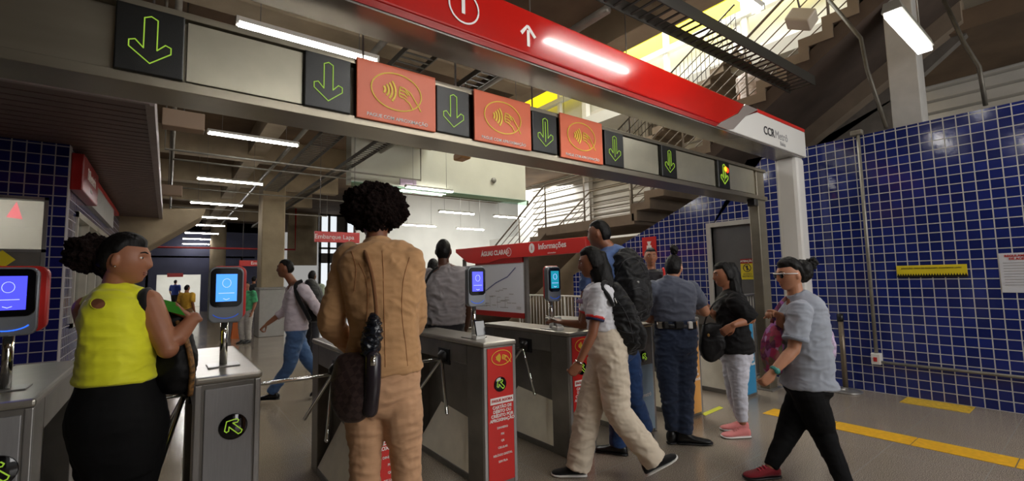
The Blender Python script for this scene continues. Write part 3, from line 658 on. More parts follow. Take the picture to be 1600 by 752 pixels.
# ------------------------------------------------------------------ turnstiles
CW, CL, CH, Y0 = .285, 1.22, 1.0, 2.71
ARM = .455
MT['lid'] = mat('steel_lid', S(158, 153, 144), .3, .65, var=.06, vscale=12)
MT['plate'] = mat('plate_with_reflection', S(238, 230, 212), .3, .1, var=.06)  # polished steel; reflected ceiling light put into the pale colour
def cab_parts(t, X, style, hubs=True):
    x0, x1 = X, X + CW
    mb = MB(); mb.box(x0 - .004, x1 + .004, Y0 - .012, Y0 + CL + .01, CH - .035, CH)
    obj('top_lid', mb, MT['lid'], t, .012)
    mb = MB(); mb.box(x0 + .004, x1 - .004, Y0, Y0 + .22, 0, CH - .035).box(x0 + .004, x1 - .004, Y0 + CL - .17, Y0 + CL, 0, CH - .035).box(x0 + .004, x1 - .004, Y0 + .22, Y0 + CL - .17, .82, CH - .035)
    mb.box(x0 + .004, x1 - .004, Y0 + .22, Y0 + CL - .17, .0, .05)
    obj('frame', mb, MT['steel_dark'], t, .006)
    mb = MB(); mb.box(x0 + .118, x1 - .118, Y0 + .22, Y0 + CL - .17, .05, .82)
    obj('recessed_panel', mb, MT['steel_dark'], t)
    ya, yb = Y0 + .22, Y0 + CL - .17
    for s_, xo, xi in ((0, x0 + .01, x0 + .117), (1, x1 - .01, x1 - .117)):
        mb = MB(); mb.prism([(xo, ya, .052), (xi, ya, .37), (xi, yb - .22, .42), (xo, yb, .052)], (0, 0, -.004))
        obj('sloped_plate', mb, MT['plate'], t)
    mb = MB(); mb.box(x0 + .002, x0 + .03, Y0 - .006, Y0 + .02, 0, CH - .036).box(x1 - .03, x1 - .002, Y0 - .006, Y0 + .02, 0, CH - .036)
    obj('corner_trim', mb, MT['steel'], t, .005)
    return x0, x1
def tripod(t, X):
    hy, hz = Y0 + .56, .845
    mb = MB(); a = V((-.707, 0, -.707)); c = V((X, hy, hz))
    mb.box(X - .004, X + .01, hy - .09, hy + .09, hz - .06, hz + .06)
    mb.lathe(c + a * -.02, [(.052, 0), (.05, .045), (.03, .06), (.001, .062)], 16, 0, a)
    obj('tripod_hub', mb, MT['black'], t, .003)
    for d in (V((-1, 0, 0)), V((-.25, .62, -.745)), V((-.25, -.62, -.745))):
        d = d.normalized(); s_ = c + a * .03
        mb = MB(); mb.tube([s_, s_ + d * ARM], .0125, 10, round_=True)
        o = obj('tripod_arm', mb, MT['chrome'], t)
def red_sticker(t, X, nm='sticker'):
    x0, x1 = X + .035, X + CW - .012; F = FY((x0 + x1) / 2, Y0 - .002, 0)
    s = obj('front_sticker', MB().box(x0, x1, Y0 - .004, Y0, .03, CH - .045), MT['red'], t)
    mb = MB(); F = FY((x0 + x1) / 2, Y0 - .004, 0); pay_logo(mb, F, 0, .885, .085, .052, .004); obj('logo', mb, MT['yellow_ink'], s)
    mb = MB(); mb.plate(F, [(-.1, .565), (.1, .565), (.1, .61), (-.1, .61)], .001, .001); obj('text_box', mb, MT['white_ink'], s)
    mb = MB(); add_text(mb, F, 'PAGUE AGORA', 0, .588, .026, .0006, off=.0035); obj('red_lettering', mb, MT['red_ink'], s)
    mb = MB(); add_text(mb, F, 'CARTÃO DE\nDÉBITO OU\nCRÉDITO POR\nAPROXIMAÇÃO', 0, .498, .0295, .001, space=1.0); obj('white_lettering', mb, MT['white_ink'], s)
    for z, tx in ((.40, 'DINHEIRO'), (.355, 'PIX'), (.31, 'QR'), (.265, 'CELULAR'), (.215, 'RELÓGIO DIGITAL'), (.17, 'SEM FILA')): mb = MB(); add_text(mb, F, tx, 0, z, .02, .0003); obj('payment_word', mb, MT['white_ink'], s)
def disc(t, cx, cz, r=.05, y=Y0 - .004):
    d_ = obj('arrow_disc', MB().lathe((cx, y, cz), [(r, 0), (r, .006), (r * .96, .008), (0.001, .008)], 28, 0, (0, -1, 0)), MT['black_gloss'], t)
    mb = MB(); F = frame((cx, y - .008, cz), (1, 0, 0), (0, 0, 1)); th = math.radians(225)
    P2 = [(a * math.cos(th) - b * math.sin(th), a * math.sin(th) + b * math.cos(th)) for a, b in arrow_pts(r * 1.15, r * 1.35)]
    th2 = math.radians(-135)
    P2 = [(a * math.cos(th2) - b * math.sin(th2), a * math.sin(th2) + b * math.cos(th2)) for a, b in arrow_pts(r * 1.15, r * 1.35)]
    stroke(mb, F, P2, .0045 if r > .06 else .004, off=.001, closed=True); obj('arrow', mb, MT['led'], d_)
CX = [-.70, .120, .945, 1.775, 2.60, 3.425, 4.22, 5.42]
cabl = ['plain grey turnstile cabinet at the left edge, nearest the ticket office', 'plain grey turnstile cabinet with black arrow disc, right of the woman in yellow', 'red stickered turnstile cabinet behind the legs of the woman in the tan suit',
 'red stickered turnstile cabinet in the middle of the row, fully seen front', 'red stickered turnstile cabinet beside the woman in cream trousers', 'turnstile cabinet with pale blue front print left of the uniformed guard',
 'turnstile cabinet with amber orange front print right of the uniformed guard', 'turnstile cabinet with cyan front print behind the woman in white trousers']
CABS = []
for i, X in enumerate(CX):
    t = thing('turnstile', (X + CW / 2, Y0 + CL / 2, 0), cabl[i], 'turnstile', 'turnstiles in a row'); CABS.append(t)
    cab_parts(t, X, i)
    if i not in (0, 7): tripod(t, X)
    if i in (0, 1):
        obj('front_panel', MB().box(X + .042, X + CW - .036, Y0 - .008, Y0 + .005, .03, CH - .06), MT['steel_front'], t, .004)
        disc(t, X + (.165 if i == 1 else .19), .745 if i == 1 else .735, .062, Y0 - .008)
    elif i in (2, 3, 4): red_sticker(t, X); disc(t, X + .14, .70, .052)
    else:
        m_ = {5: 'paleblue', 6: 'orange_panel', 7: 'cyan'}[i]
        s = obj('front_sticker', MB().box(X + .035, X + CW - .012, Y0 - .004, Y0, .03, .62 if i == 5 else CH - .045), MT[m_], t)
        disc(t, X + .13, .70, .05)
        mb = MB(); F = FY(X + CW / 2 + .01, Y0 - .004, 0)
        if i != 5: add_text(mb, F, 'metrô\nsempre\ncom você', 0, .42, .05, .001); 
        else: add_text(mb, F, 'metrô', 0, .35, .05, .001)
        obj('lettering', mb, MT['white_ink'], s)
# ------------------------------------------------------------------ card readers on their poles
def reader(X, side, label, scr, w_=.165, yaw=0, term=False, red=True):
    yb = 3.0; z0, z1 = 1.24, 1.545
    t = thing('card_reader', (X, yb, CH), label, 'card reader', 'card readers on the turnstiles')
    obj('pole', MB().tube([(X, yb + .02, CH + .004), (X, yb + .02, z0 + .03)], .019, 14), MT['chrome'], t)
    obj('pole_base', MB().box(X - .075, X + .075, yb - .05, yb + .09, CH, CH + .008), MT['steel'], t, .003)
    h = w_ / 2
    def rr(hw, za, zb, y, r=.035):
        pts = []
        for cx, cz, a0 in ((hw - r, zb - r, 0), (-hw + r, zb - r, 90), (-hw + r, za + r, 180), (hw - r, za + r, 270)):
            for k_ in range(6): a = math.radians(a0 + 18 * k_); pts.append(V((X + cx + r * math.cos(a), y, cz + r * math.sin(a))))
        return pts
    obj('body', MB().prism(rr(h, z0, z1, yb - .035), (0, .05, 0)), mat('reader_grey', S(126, 130, 136), .35, .3), t, .006)
    if red: obj('red_shell', MB().prism(rr(h + .004, z0 + .012, z1 + .006, yb - .012, .04), (0, .055, 0)).xf(Matrix.Translation((.022 if X < 0 else .012, 0, 0))), MT['red'], t, .008)
    obj('bezel', MB().prism(rr(h - .008, z0 + .085, z1 - .008, yb - .042, .03), (0, .01, 0)), MT['black_gloss'], t, .003)
    s = obj('screen', MB().box(X - h * .6, X + h * .6, yb - .0445, yb - .04, z0 + .115, z1 - .04), mat('lit_screen', scr, .1, emit=scr, estr=1.5), t)
    F = FY(X, yb - .0445, (z0 + z1) / 2 + .038); mb = MB()
    stroke(mb, F, ellipse(0, .025, .02, .024, 14), .002, off=.0005, closed=True); stroke(mb, F, [(-.036, -.03), (.036, -.03)], .003, off=.0005); stroke(mb, F, [(-.014, -.06), (0, -.066), (.014, -.06)], .003, off=.0005)
    obj('screen_graphics', mb, mat('screen_light', S(190, 200, 255), .3, emit=S(180, 190, 255), estr=1.2), s)
    mb = MB(); F = FY(X, yb - .036, z0 + .045); stroke(mb, F, ellipse(0, .018, h * .8, .04, 14, math.pi * 1.15, math.pi * 1.85), .005, off=.0006)
    obj('status_light', mb, mat('blue_status_light', S(60, 110, 230), .3, emit=S(40, 110, 255), estr=1.2 if X < 0 else .2), t)
    return t
reader(-.56, 0, 'large red backed card reader with violet blue screen at the left edge', S(70, 72, 235), .19)
reader(.262, 0, 'grey card reader with pale blue screen beside the woman in yellow', S(70, 140, 235), .165)
reader(1.90, 0, 'card reader with violet screen on the middle turnstile, before the transit map', S(76, 80, 225), .16, red=False)
reader(2.70, 0, 'card reader with teal and magenta screen on the turnstile being used', S(20, 110, 130), .15)
tb = thing('card_terminal', (1.885, 2.93, CH), 'small dark payment terminal on a white cradle at the foot of the middle reader', 'terminal')
obj('cradle', MB().box(1.845, 1.925, 2.90, 2.97, CH, CH + .03), MT['white_gloss'], tb, .004)
obj('screen_body', MB().obox((1.885, 2.915, CH + .085), (.042, 0, 0), (0, .01, .004), (0, .015, .055)), MT['black_gloss'], tb, .004)
tb = thing('card_terminal', (2.68, 2.92, CH), 'small pale payment terminal at the foot of the teal screened reader', 'terminal')
obj('cradle', MB().box(2.64, 2.72, 2.88, 2.95, CH, CH + .03), MT['white_gloss'], tb, .004)
obj('screen_body', MB().obox((2.68, 2.905, CH + .07), (.036, 0, 0), (0, .01, .004), (0, .012, .045)), MT['grey_column'], tb, .004)
# ------------------------------------------------------------------ information board with map
BX = 4.75
h0, h1 = onX(915, 379, BX), onX(712, 398, BX)
t = thing('information_board', (BX, 6.6, 0), 'transit map board under a red header reading Informações', 'information board')
ya, yb = h0.y, h1.y
top = onX(915, 370, BX).z; bot = onX(915, 394, BX).z
mb = MB(); L = yb - ya
mb.prism([(BX, ya, bot), (BX, ya, top), (BX, yb, top + .05), (BX, yb - .0, top - .02), (BX, yb - .45, bot - .02 + .0), (BX, yb - .75, bot - .06), (BX, yb - 1.2, bot - .06), (BX, yb - 1.6, bot)], (.1, 0, 0))
obj('header', mb, MT['red'], t, .006)
mb = MB(); F = FX(BX, 0, 0); c = onX(862, 386, BX); add_text(mb, F, 'Informações', -onX(862, 384, BX).y, onX(862, 384, BX).z, .13, .002)
c = onX(831, 388, BX); stroke(mb, F, ellipse(-c.y, c.z, .055, .065, 20), .03, closed=True); mb.plate(F, ellipse(-c.y, c.z, .05, .06, 20), .001, .001)
c = onX(772, 396, BX); add_text(mb, F, 'ÁGUAS CLARAS', -c.y, c.z, .12, .003)
c = onX(795, 394, BX); stroke(mb, F, ellipse(-c.y, c.z, .07, .07, 20), .01, closed=True); add_text(mb, F, '1', -c.y, c.z, .09, .001)
c = onX(862, 394, BX); add_text(mb, F, 'information', -c.y, c.z - .01, .04)
obj('lettering', mb, MT['white_ink'], t)
mb = MB(); c = onX(831, 388, BX); add_text(mb, F, 'i', -c.y, c.z, .1, .003, off=.004); obj('red_lettering', mb, MT['red_ink'], t)
m0, m1 = onX(815, 412, BX), onX(722, 495, BX); my0, my1 = m0.y, m1.y; mz1 = onX(770, 413, BX).z; mz0 = .86
obj('map_panel', MB().box(BX + .02, BX + .06, my0, my1, mz0, mz1), MT['paper'], t)
obj('map_foot', MB().box(BX + .012, BX + .07, my0, my1, mz0 - .09, mz0), MT['red_dark'], t)
obj('map_head', MB().box(BX + .012, BX + .07, my0, my1 - .5, mz1, mz1 + .09), MT['red_dark'], t)
F = FX(BX + .02, 0, 0); Lm = my1 - my0
def mp(u, v): return (-(my1 - u * Lm), mz0 + v * (mz1 - mz0))
mb = MB(); stroke(mb, F, [mp(.22, .28), (mp(.3, .3)), mp(.45, .45), mp(.6, .6), mp(.78, .72), mp(.9, .9)], .018); obj('metro_line', mb, MT['blue_ink'], t)
mb = MB(); stroke(mb, F, [mp(.12, .95), mp(.13, .6), mp(.14, .3), mp(.22, .28)], .018)
for v in (.9, .78, .66, .54, .42, .34): stroke(mb, F, [mp(.13, v), mp(.2, v)], .012)
obj('red_line', mb, MT['red_ink'], t)
mb = MB()
for q_ in range(26):
    u, v = random.uniform(.35, .92), random.uniform(.06, .5); 
    if v < u * .95 - .12: stroke(mb, F, [mp(u, v), mp(u + .06, v)], .012)
for u in (.5, .62, .74): stroke(mb, F, [mp(u, .08), mp(u, .3), mp(u + .05, .3)], .008)
obj('map_notes', mb, MT['grey_ink'], t)
mb = MB()
for yy in (ya + .06, yb - .25, my0 - .05): obj('board_post', MB().box(BX + .03, BX + .09, yy - .03, yy + .03, 0, bot + .05), MT['steel_dark'], t)
yq = my0 - .15
# ------------------------------------------------------------------ hanging red signs
t = thing('hanging_sign', onY(526, 378, 9.4), 'red hanging sign reading Embarque Lapa above the hall beside the afro hair', 'sign')
a, b = onY(492, 361, 9.4), onY(562, 361, 9.4); z0, z1 = onY(526, 379, 9.4).z, a.z
obj('panel', MB().box(a.x, b.x, 9.4, 9.46, z0, z1), MT['red'], t, .006)
mb = MB(); F = FY((a.x + b.x) / 2 - .06, 9.4, (z0 + z1) / 2); add_text(mb, F, 'Embarque Lapa', 0, 0, .125, .001); obj('lettering', mb, MT['white_ink'], t)
mb = MB(); 
for x in (a.x + .1, b.x - .1): mb.tube([(x, 9.43, z1), (x, 9.43, 4.9)], .006, 6)
obj('suspension_rod', mb, MT['steel_dark'], t)
t = thing('hanging_sign', onY(405, 416, 19), 'small red hanging sign far down the hall beside the concrete column', 'sign')
a, b = onY(374, 407, 19), onY(440, 407, 19); z0 = onY(405, 416, 19).z
obj('panel', MB().box(a.x, b.x, 19, 19.06, z0, a.z), MT['red'], t)
mb = MB(); add_text(mb, FY((a.x + b.x) / 2, 19, (a.z + z0) / 2), 'Embarque', 0, 0, .16, .001); obj('lettering', mb, MT['white_ink'], t)
mb = MB(); mb.tube([(a.x + .1, 19.03, a.z), (a.x + .1, 19.03, 4.9)], .006, 6); mb.tube([(b.x - .1, 19.03, a.z), (b.x - .1, 19.03, 4.9)], .006, 6); obj('suspension_rod', mb, MT['steel_dark'], t)
tag(obj('hanging_sign', MB().box(*sorted((onY(262, 410, 29.8).x, onY(287, 410, 29.8).x)), 29.88, 29.999, onY(272, 433, 29.8).z, onY(272, 427, 29.8).z), MT['red']), 'tiny red sign over the far lit doorway', 'sign')
pipe([(-1, 21, CZ), (-1, 21, 2.85), (4.3, 21, 2.85), (4.3, 21, CZ)], .04, 'thin red pipe crossing far down the hall behind the concrete column', m='red_dark')
# kiosk sign and fascia
t = thing('kiosk_sign', (KX, 7, 2.45), 'red sign box on the corner of the ticket office', 'sign')
obj('panel', MB().box(KX, KX + .1, 6.5, 7.75, 2.47, 2.86), MT['red_dark'], t, .01)
mb = MB(); F = FXp(KX + .1, 0, 0); add_text(mb, F, 'Bilheteria', 7.15, 2.7, .18, .002); add_text(mb, F, 'ticket', 7.15, 2.56, .08); obj('lettering', mb, MT['white_ink'], t)
tag(obj('office_fascia', MB().box(KX, KX + .05, 7.76, 10.6, 2.47, 2.8), MT['grey_column']), 'pale fascia panel running behind the red ticket office sign', 'fascia')
tag(obj('fascia_stripe', MB().box(KX, KX + .06, 7.76, 11.5, 2.8, 2.86), MT['red']), 'thin red stripe above the pale ticket office fascia', 'stripe')
# yellow diamond sticker on kiosk window
c = onY(3, 406, KY - .03)
t = tag(obj('diamond_sign', MB().prism([c + V(p) for p in ((-.09, 0, 0), (0, 0, .09), (.09, 0, 0), (0, 0, -.09))], (0, -.008, 0)), MT['yellow_sign']), 'small yellow diamond sticker on the ticket office window at the left edge', 'sign')
t = thing('counter_flag', onY(25, 330, 8.2), 'pink triangular pennant hanging inside the ticket office', 'flag')
c = onY(25, 330, 8.2); obj('cloth', MB().prism([c + V((.0, 0, .12)), c + V((.06, 0, -.1)), c + V((-.08, 0, -.08))], (0, .01, 0)), mat('pink_cloth', S(226, 110, 118), .7), t)
# ------------------------------------------------------------------ things on the right wall
F = FX(WX, 0, 0)
p = onX(1340, 208, WX - .04); q = onX(1361, 560, WX - .04)
t = thing('wall_pipe', (WX - .04, p.y, 0), 'galvanised vertical pipe running down the blue tiled wall into a small switch box', 'pipe')
obj('vertical_pipe', MB().tube([(WX - .04, p.y, 3.16), (WX - .04, p.y, .45)], .02, 12), MT['pipe'], t)
obj('elbow_cap', MB().box(WX - .075, WX, p.y - .05, p.y + .07, 3.13, 3.19), MT['pipe'], t, .01)
s = obj('switch_box', MB().box(WX - .09, WX, p.y - .045, p.y + .045, .34, .47), MT['white_gloss'], t, .006)
obj('red_button', MB().box(WX - .095, WX - .085, p.y - .015, p.y + .02, .375, .425), MT['red_ink'], s)
t2 = tag(obj('wall_rail', MB().tube([(WX - .06, p.y - .05, .37), (WX - .06, -2, .37)], .017, 10), MT['pipe']), 'horizontal pipe rail low on the blue wall running right from the switch box', 'pipe')
a, b = onX(1401, 417, WX), onX(1511, 417, WX); zt = onX(1401, 418, WX).z; zb = onX(1401, 434, WX).z; zt, zb = 1.50, 1.375
t = thing('wall_notice', ((WX, (a.y + b.y) / 2, zb)), 'long yellow notice strip with black serrated lower edge on the blue wall', 'sign')
obj('strip', MB().box(WX - .012, WX, b.y, a.y, zb, zt), MT['yellow_sign'], t)
mb = MB(); L = a.y - b.y; n = 26
Fs = FX(WX - .012, 0, 0)
for i in range(n): u = -a.y + L * i / n; mb.plate(Fs, [(u, zb), (u + L / n, zb), (u + L / n / 2, zb + .035)], .001, .0005)
mb.plate(Fs, [(-a.y, zb - .012), (-b.y, zb - .012), (-b.y, zb + .01), (-a.y, zb + .01)], .001, .0008)
obj('serrated_edge', mb, MT['black'], t)
mb = MB(); add_text(mb, Fs, 'ATENÇÃO  ÁREA DE PASSAGEM  MANTENHA LIVRE', -(a.y + b.y) / 2, zt - .035, .022, 0); obj('lettering', mb, MT['dark_ink'], t)
p = onX(1560, 397, WX); q = onX(1600, 462, WX)
t = thing('wall_poster', (WX, .5, 1.18), 'white paper poster with red heading at the right edge of the blue wall', 'poster')
obj('sheet', MB().box(WX - .006, WX, .42, p.y, 1.2, 1.6), MT['paper'], t)
Fs = FX(WX - .006, 0, 0); mb = MB(); add_text(mb, Fs, 'REGULAMENTO\nDE ACESSO', -.57, 1.555, .03, .001); obj('red_lettering', mb, MT['red_ink'], t)
mb = MB()
for z in [1.5 - .028 * i for i in range(9)]: stroke(mb, Fs, [(-.69, z), (-.47, z)], .005, off=.001)
add_text(mb, Fs, 'metrô', -.5, 1.225, .02); obj('text_lines', mb, MT['grey_ink'], t)
# extinguisher sign
a, b = onX(1003, 372, WX - .01), onX(1026, 398, WX - .01)
t = thing('extinguisher_sign', (WX, (a.y + b.y) / 2, 1.8), 'red fire extinguisher sign on the blue tiles above the man in dark', 'sign')
obj('panel', MB().box(WX - .012, WX, b.y, a.y, 1.8, 2.13), MT['red'], t)
Fs = FX(WX - .012, 0, 0); yc = -(a.y + b.y) / 2
mb = MB(); mb.plate(Fs, [(yc - .05, 1.86), (yc + .05, 1.86), (yc + .05, 1.98), (yc - .05, 1.98)], .001, .001); mb.plate(Fs, [(yc - .02, 1.98), (yc + .02, 1.98), (yc + .05, 2.05), (yc - .04, 2.05)], .001, .001); obj('symbol', mb, MT['white_ink'], t)
# door notice
a, b = onX(1154, 406, WX - .01), onX(1178, 437, WX - .01)
zt, zb = onX(1155, 405, WX).z, onX(1155, 437, WX).z
t = thing('door_notice', (WX, (a.y + b.y) / 2, zb), 'yellow warning notice with red heading on the grey door', 'sign')
xo = WX + .04
obj('sheet', MB().box(xo, xo + .01, D0 + .02, a.y, zb, zt - .07), MT['yellow_sign'], t)
s = obj('heading', MB().box(xo, xo + .01, D0 + .02, a.y, zt - .07, zt), MT['red_dark'], t)
Fs = FX(xo, 0, 0); mb = MB(); yc = -(a.y + D0 + .02) / 2; add_text(mb, Fs, 'ATENÇÃO', yc, zt - .035, .04, .001); obj('lettering', mb, MT['white_ink'], s)
mb = MB(); stroke(mb, Fs, ellipse(yc, zb + .17, .055, .055, 20), .01, closed=True); stroke(mb, Fs, [(yc - .03, zb + .2), (yc + .03, zb + .14)], .01); stroke(mb, Fs, [(yc, zb + .2), (yc, zb + .14)], .02); add_text(mb, Fs, 'ACESSO\nRESTRITO', yc, zb + .06, .035); obj('symbol', mb, MT['dark_ink'], t)
# stanchion
c = onZ(1322, 612, 0)
t = thing('stanchion_post', c, 'brown queue barrier post on a round steel base before the blue wall', 'post')
obj('pole', MB().tube([c + V((0, 0, .02)), c + V((0, 0, .86))], .028, 16), mat('bronze_post', S(120, 108, 92), .35, .5), t)
obj('base', MB().lathe(c, [(.17, 0), (.17, .012), (.14, .025), (.03, .035), (.03, .05)], 32), MT['steel'], t)
obj('belt_head', MB().tube([c + V((0, 0, .84)), c + V((0, 0, .93))], .034, 16), MT['black'], t)
# second barrier fence seen behind the girl near the column
t = thing('barrier_fence', (6.3, 3.4, 0), 'grey steel barrier with upright bars between the gantry post and the door', 'fence')
mb = MB()
for i in range(9): mb.tube([(6.12 + i * .075, 3.1, .05), (6.12 + i * .075, 3.1, 1.15)], .009, 6)
for z in (.05, 1.15): mb.tube([(6.1, 3.1, z), (6.76, 3.1, z)], .018, 8)
obj('rail_panel', mb, MT['steel'], t)
mb = MB(); mb.tube([(6.1, 3.1, 0), (6.1, 3.1, 1.17)], .022, 8); obj('post', mb, MT['steel'], t)
# floor markings
YL = mb = MB()
a, b = 4.96, 5.22
y = 2.32; 
while y > -3.5:
    mb.box(a, b, y - .582, y - .0, .001, .0035); y -= .59
tag(obj('tactile_strip', mb, MT['yellow']), 'long yellow strip on the floor running to the right foreground', 'floor marking')
tag(obj('floor_mat', MB().box(6.47, 6.80, 1.0, 1.55, .001, .004), mat('worn_yellow', S(206, 168, 48), .6, var=.3, vscale=30)), 'short worn yellow rectangle on the floor against the blue wall', 'floor marking')
p, q = onZ(1102, 650, 0), onZ(1130, 638, 0)
tag(obj('floor_line', MB().prism([p, p + V((.03, .06, 0)), q + V((.03, .06, 0)), q], (0, 0, .003)), mat('lime_tape', S(200, 200, 40), .5)), 'short lime tape line on the floor right of the amber turnstile', 'floor marking')
# hanging camera, speaker boxes
c = onY(722, 245, 4.6); t = thing('security_camera', c, 'security camera hanging below the gantry in front of the cream fascia', 'camera')
obj('camera_body', MB().obox(c, (.07, 0, 0), (0, .1, 0), (0, 0, .04)), mat('tan_housing', S(176, 130, 76), .5), t, .02)
obj('bracket', MB().tube([c + V((0, 0, .04)), c + V((-.08, 0, .12)), V((c.x - .08, c.y, CZ))], .012, 8).box(c.x - .2, c.x - .02, c.y - .03, c.y + .03, c.z + .08, c.z + .15), MT['steel'], t)
for (px, py, yy, wd, lb) in ((287, 190, 6.4, .2, 'small beige speaker box under the ceiling, left of the second tube'), (263, 298, 11, .22, 'small beige junction box beyond the maroon soffit')):
    c = onY(px, py, yy); t = thing('ceiling_box', c, lb, 'box'); obj('box_body', MB().obox(c, (wd, 0, 0), (0, .1, 0), (0, 0, .1)), mat('beige_box', S(150, 126, 104), .6), t, .01)
    obj('bracket', MB().tube([c, c + V((0, 0, CZ - c.z))], .01, 6), MT['steel_dark'], t)
c = onX(1252, 30, 6.2); t = thing('flood_light', c, 'pale box floodlight mounted in front of the stair rail at the top', 'light fitting')
M = Matrix.Rotation(.5, 3, 'X') @ Matrix.Rotation(.4, 3, 'Y')
obj('housing', MB().obox(c, M @ V((.1, 0, 0)), M @ V((0, .15, 0)), M @ V((0, 0, .09))), mat('pale_housing', S(186, 176, 160), .5), t, .02)
obj('bracket', MB().tube([c + V((0, 0, .08)), c + V((-.1, 0, .3)), c + V((-.1, 0, 1.2))], .012, 8), MT['steel_dark'], t)
# lilac plate on fascia
a, b = onY(625, 278, 9.4), onY(650, 292, 9.4)
tag(obj('wall_plate', MB().box(a.x, b.x, 9.38, 9.42, b.z, a.z), mat('lilac_plate', S(168, 150, 168), .6)), 'lilac plate hanging in front of the cream fascia', 'plate')
c = onY(771, 282, 9.48); tag(obj('fascia_vent', MB().lathe(c, [(.07, 0), (.07, .03), (.001, .03)], 20, 0, (0, -1, 0)), MT['fixture_dark']), 'small round grey cap on the cream fascia', 'vent')
# wet floor sign, far
c = onZ(368, 529, 0)
t = thing('wet_floor_sign', c, 'small orange folding floor sign behind the second card reader', 'sign')
for s_ in (-1, 1): obj('board', MB().prism([c + V((-.11, s_ * .1, 0)), c + V((.11, s_ * .1, 0)), c + V((.07, 0, .42)), c + V((-.07, 0, .42))], (0, .012 * s_, 0)), mat('orange_plastic', S(224, 112, 30), .5), t)
# ================================================================== PEOPLE
UP = V((0, 0, 1))
def skin(name, r, g, b): return mat(name, S(r, g, b), .48, var=.06, vscale=12, sss=.12, bump=.04, bscale=90)
SK = {'brown': skin('brown_skin', 138, 88, 62), 'dark': skin('dark_skin', 92, 58, 42), 'mid': skin('mid_skin', 158, 104, 76), 'light': skin('light_brown_skin', 182, 128, 98)}
HAIR = mat('black_hair', S(11, 9, 8), .55, spec=.25, bump=.4, bscale=70, stretch=(1, 1, .15), var=.3, vscale=60)
AFRO = mat('curly_dark_hair', S(24, 15, 13), .9, spec=.1, bump=.9, bscale=120, var=.5, vscale=70)
EYEW = mat('eye_white', S(225, 220, 212), .25); EYED = mat('eye_dark', S(24, 14, 10), .15); LIP = mat('lip_skin', S(126, 70, 58), .4)
def cloth(name, col, rough=.8, bump=.35, bscale=22, stretch=(1, 1, .5), var=.08, sheen=.15): return mat(name, col, rough, var=var, vscale=7, bump=bump, bscale=bscale, stretch=stretch, sheen=sheen, spec=.22)
def remesh(mb, name, mats, parent, vox, smooth=4, disp=None, label=None):
    if not isinstance(mats, (list, tuple)): mats = [mats]
    loc = V((0, 0, 0)); q = parent
    while q is not None: loc = loc + q.location; q = q.parent
    me = to_mesh(mb, 'tmp', mats, loc=loc); o = bpy.data.objects.new('tmp', me); link(o)
    m = o.modifiers.new('r', 'REMESH'); m.mode = 'VOXEL'; m.voxel_size = vox; m.use_smooth_shade = True
    if smooth: m = o.modifiers.new('s', 'SMOOTH'); m.factor = .5; m.iterations = smooth
    dg = bpy.context.evaluated_depsgraph_get(); dg.update()
    e = bpy.data.meshes.new_from_object(o.evaluated_get(dg)); bpy.data.objects.remove(o); bpy.data.meshes.remove(me)
    if disp:
        st, sc_ = disp[0], disp[1]; fx = disp[2] if len(disp) > 2 else (1, 1, 1.9); nv_ = len(e.vertices)
        cos = [v.co.copy() for v in e.vertices]; nor = [n.vector.copy() for n in e.vertex_normals]; N = noise.noise
        for v, q, n in zip(e.vertices, cos, nor):
            w_ = V((N(q * 7), N(q * 7 + V((5, 3, 1))), N(q * 7 + V((1, 8, 4))))) * .55
            u = V((q.x * fx[0], q.y * fx[1], q.z * fx[2])) / sc_ * .62 + w_
            r1 = 1 - 2.4 * abs(N(u)); r2 = 1 - 2.4 * abs(N(u * 2.1 + V((7, 7, 7))))
            v.co = q + n * st * (.42 * (r1 - .5) + .2 * (r2 - .5))
    e.materials.clear()
    for m_ in mats: e.materials.append(m_)
    for p in e.polygons: p.use_smooth = True; p.material_index = 0
    e.name = name; r = bpy.data.objects.new(name, e); link(r); r.parent = parent
    if label: r['label'] = label
    return r
def loftE(mb, secs, lat, sub=5, n=28, ex=2.3, cap=True):
    """secs: (centre, half width, half depth); rings across the path, wide axis = lat"""
    q = cr_spline([[p.x, p.y, p.z, a, b] for p, a, b in secs], sub); R = []
    pts = [V(x[:3]) for x in q]
    for i, x in enumerate(q):
        t = (pts[min(i + 1, len(q) - 1)] - pts[max(i - 1, 0)]).normalized(); u = (lat - t * lat.dot(t)).normalized(); v = t.cross(u)
        a, b = max(x[3], .002), max(x[4], .002); ring = []
        for k in range(n):
            th = 2 * math.pi * k / n; c_, s_ = math.cos(th), math.sin(th)
            ring.append(pts[i] + u * a * math.copysign(abs(c_) ** (2 / ex), c_) + v * b * math.copysign(abs(s_) ** (2 / ex), s_))
        R.append(ring)
    if cap:
        def dome(ring, c, d, h):
            return [[c + (p - c) * math.cos(a) + d * h * math.sin(a) for p in ring] for a in (.5, 1.0, 1.35)]
        d1 = (pts[-1] - pts[-2]).normalized(); d0 = (pts[0] - pts[1]).normalized()
        R = dome(R[0], pts[0], d0, .03)[::-1] + R + dome(R[-1], pts[-1], d1, .03)
    mb.rings(R); return mb
def headM(fwd, up=UP, pitch=0, roll=0):
    f = V(fwd).normalized(); r = f.cross(up).normalized(); f = (f * math.cos(pitch) + up * math.sin(pitch)).normalized(); u = r.cross(f).normalized()
    if roll: r, u = r * math.cos(roll) + u * math.sin(roll), u * math.cos(roll) - r * math.sin(roll)
    return Matrix(((r.x, f.x, u.x), (r.y, f.y, u.y), (r.z, f.z, u.z)))
def gs(x, m, s): return math.exp(-((x - m) / s) ** 2)
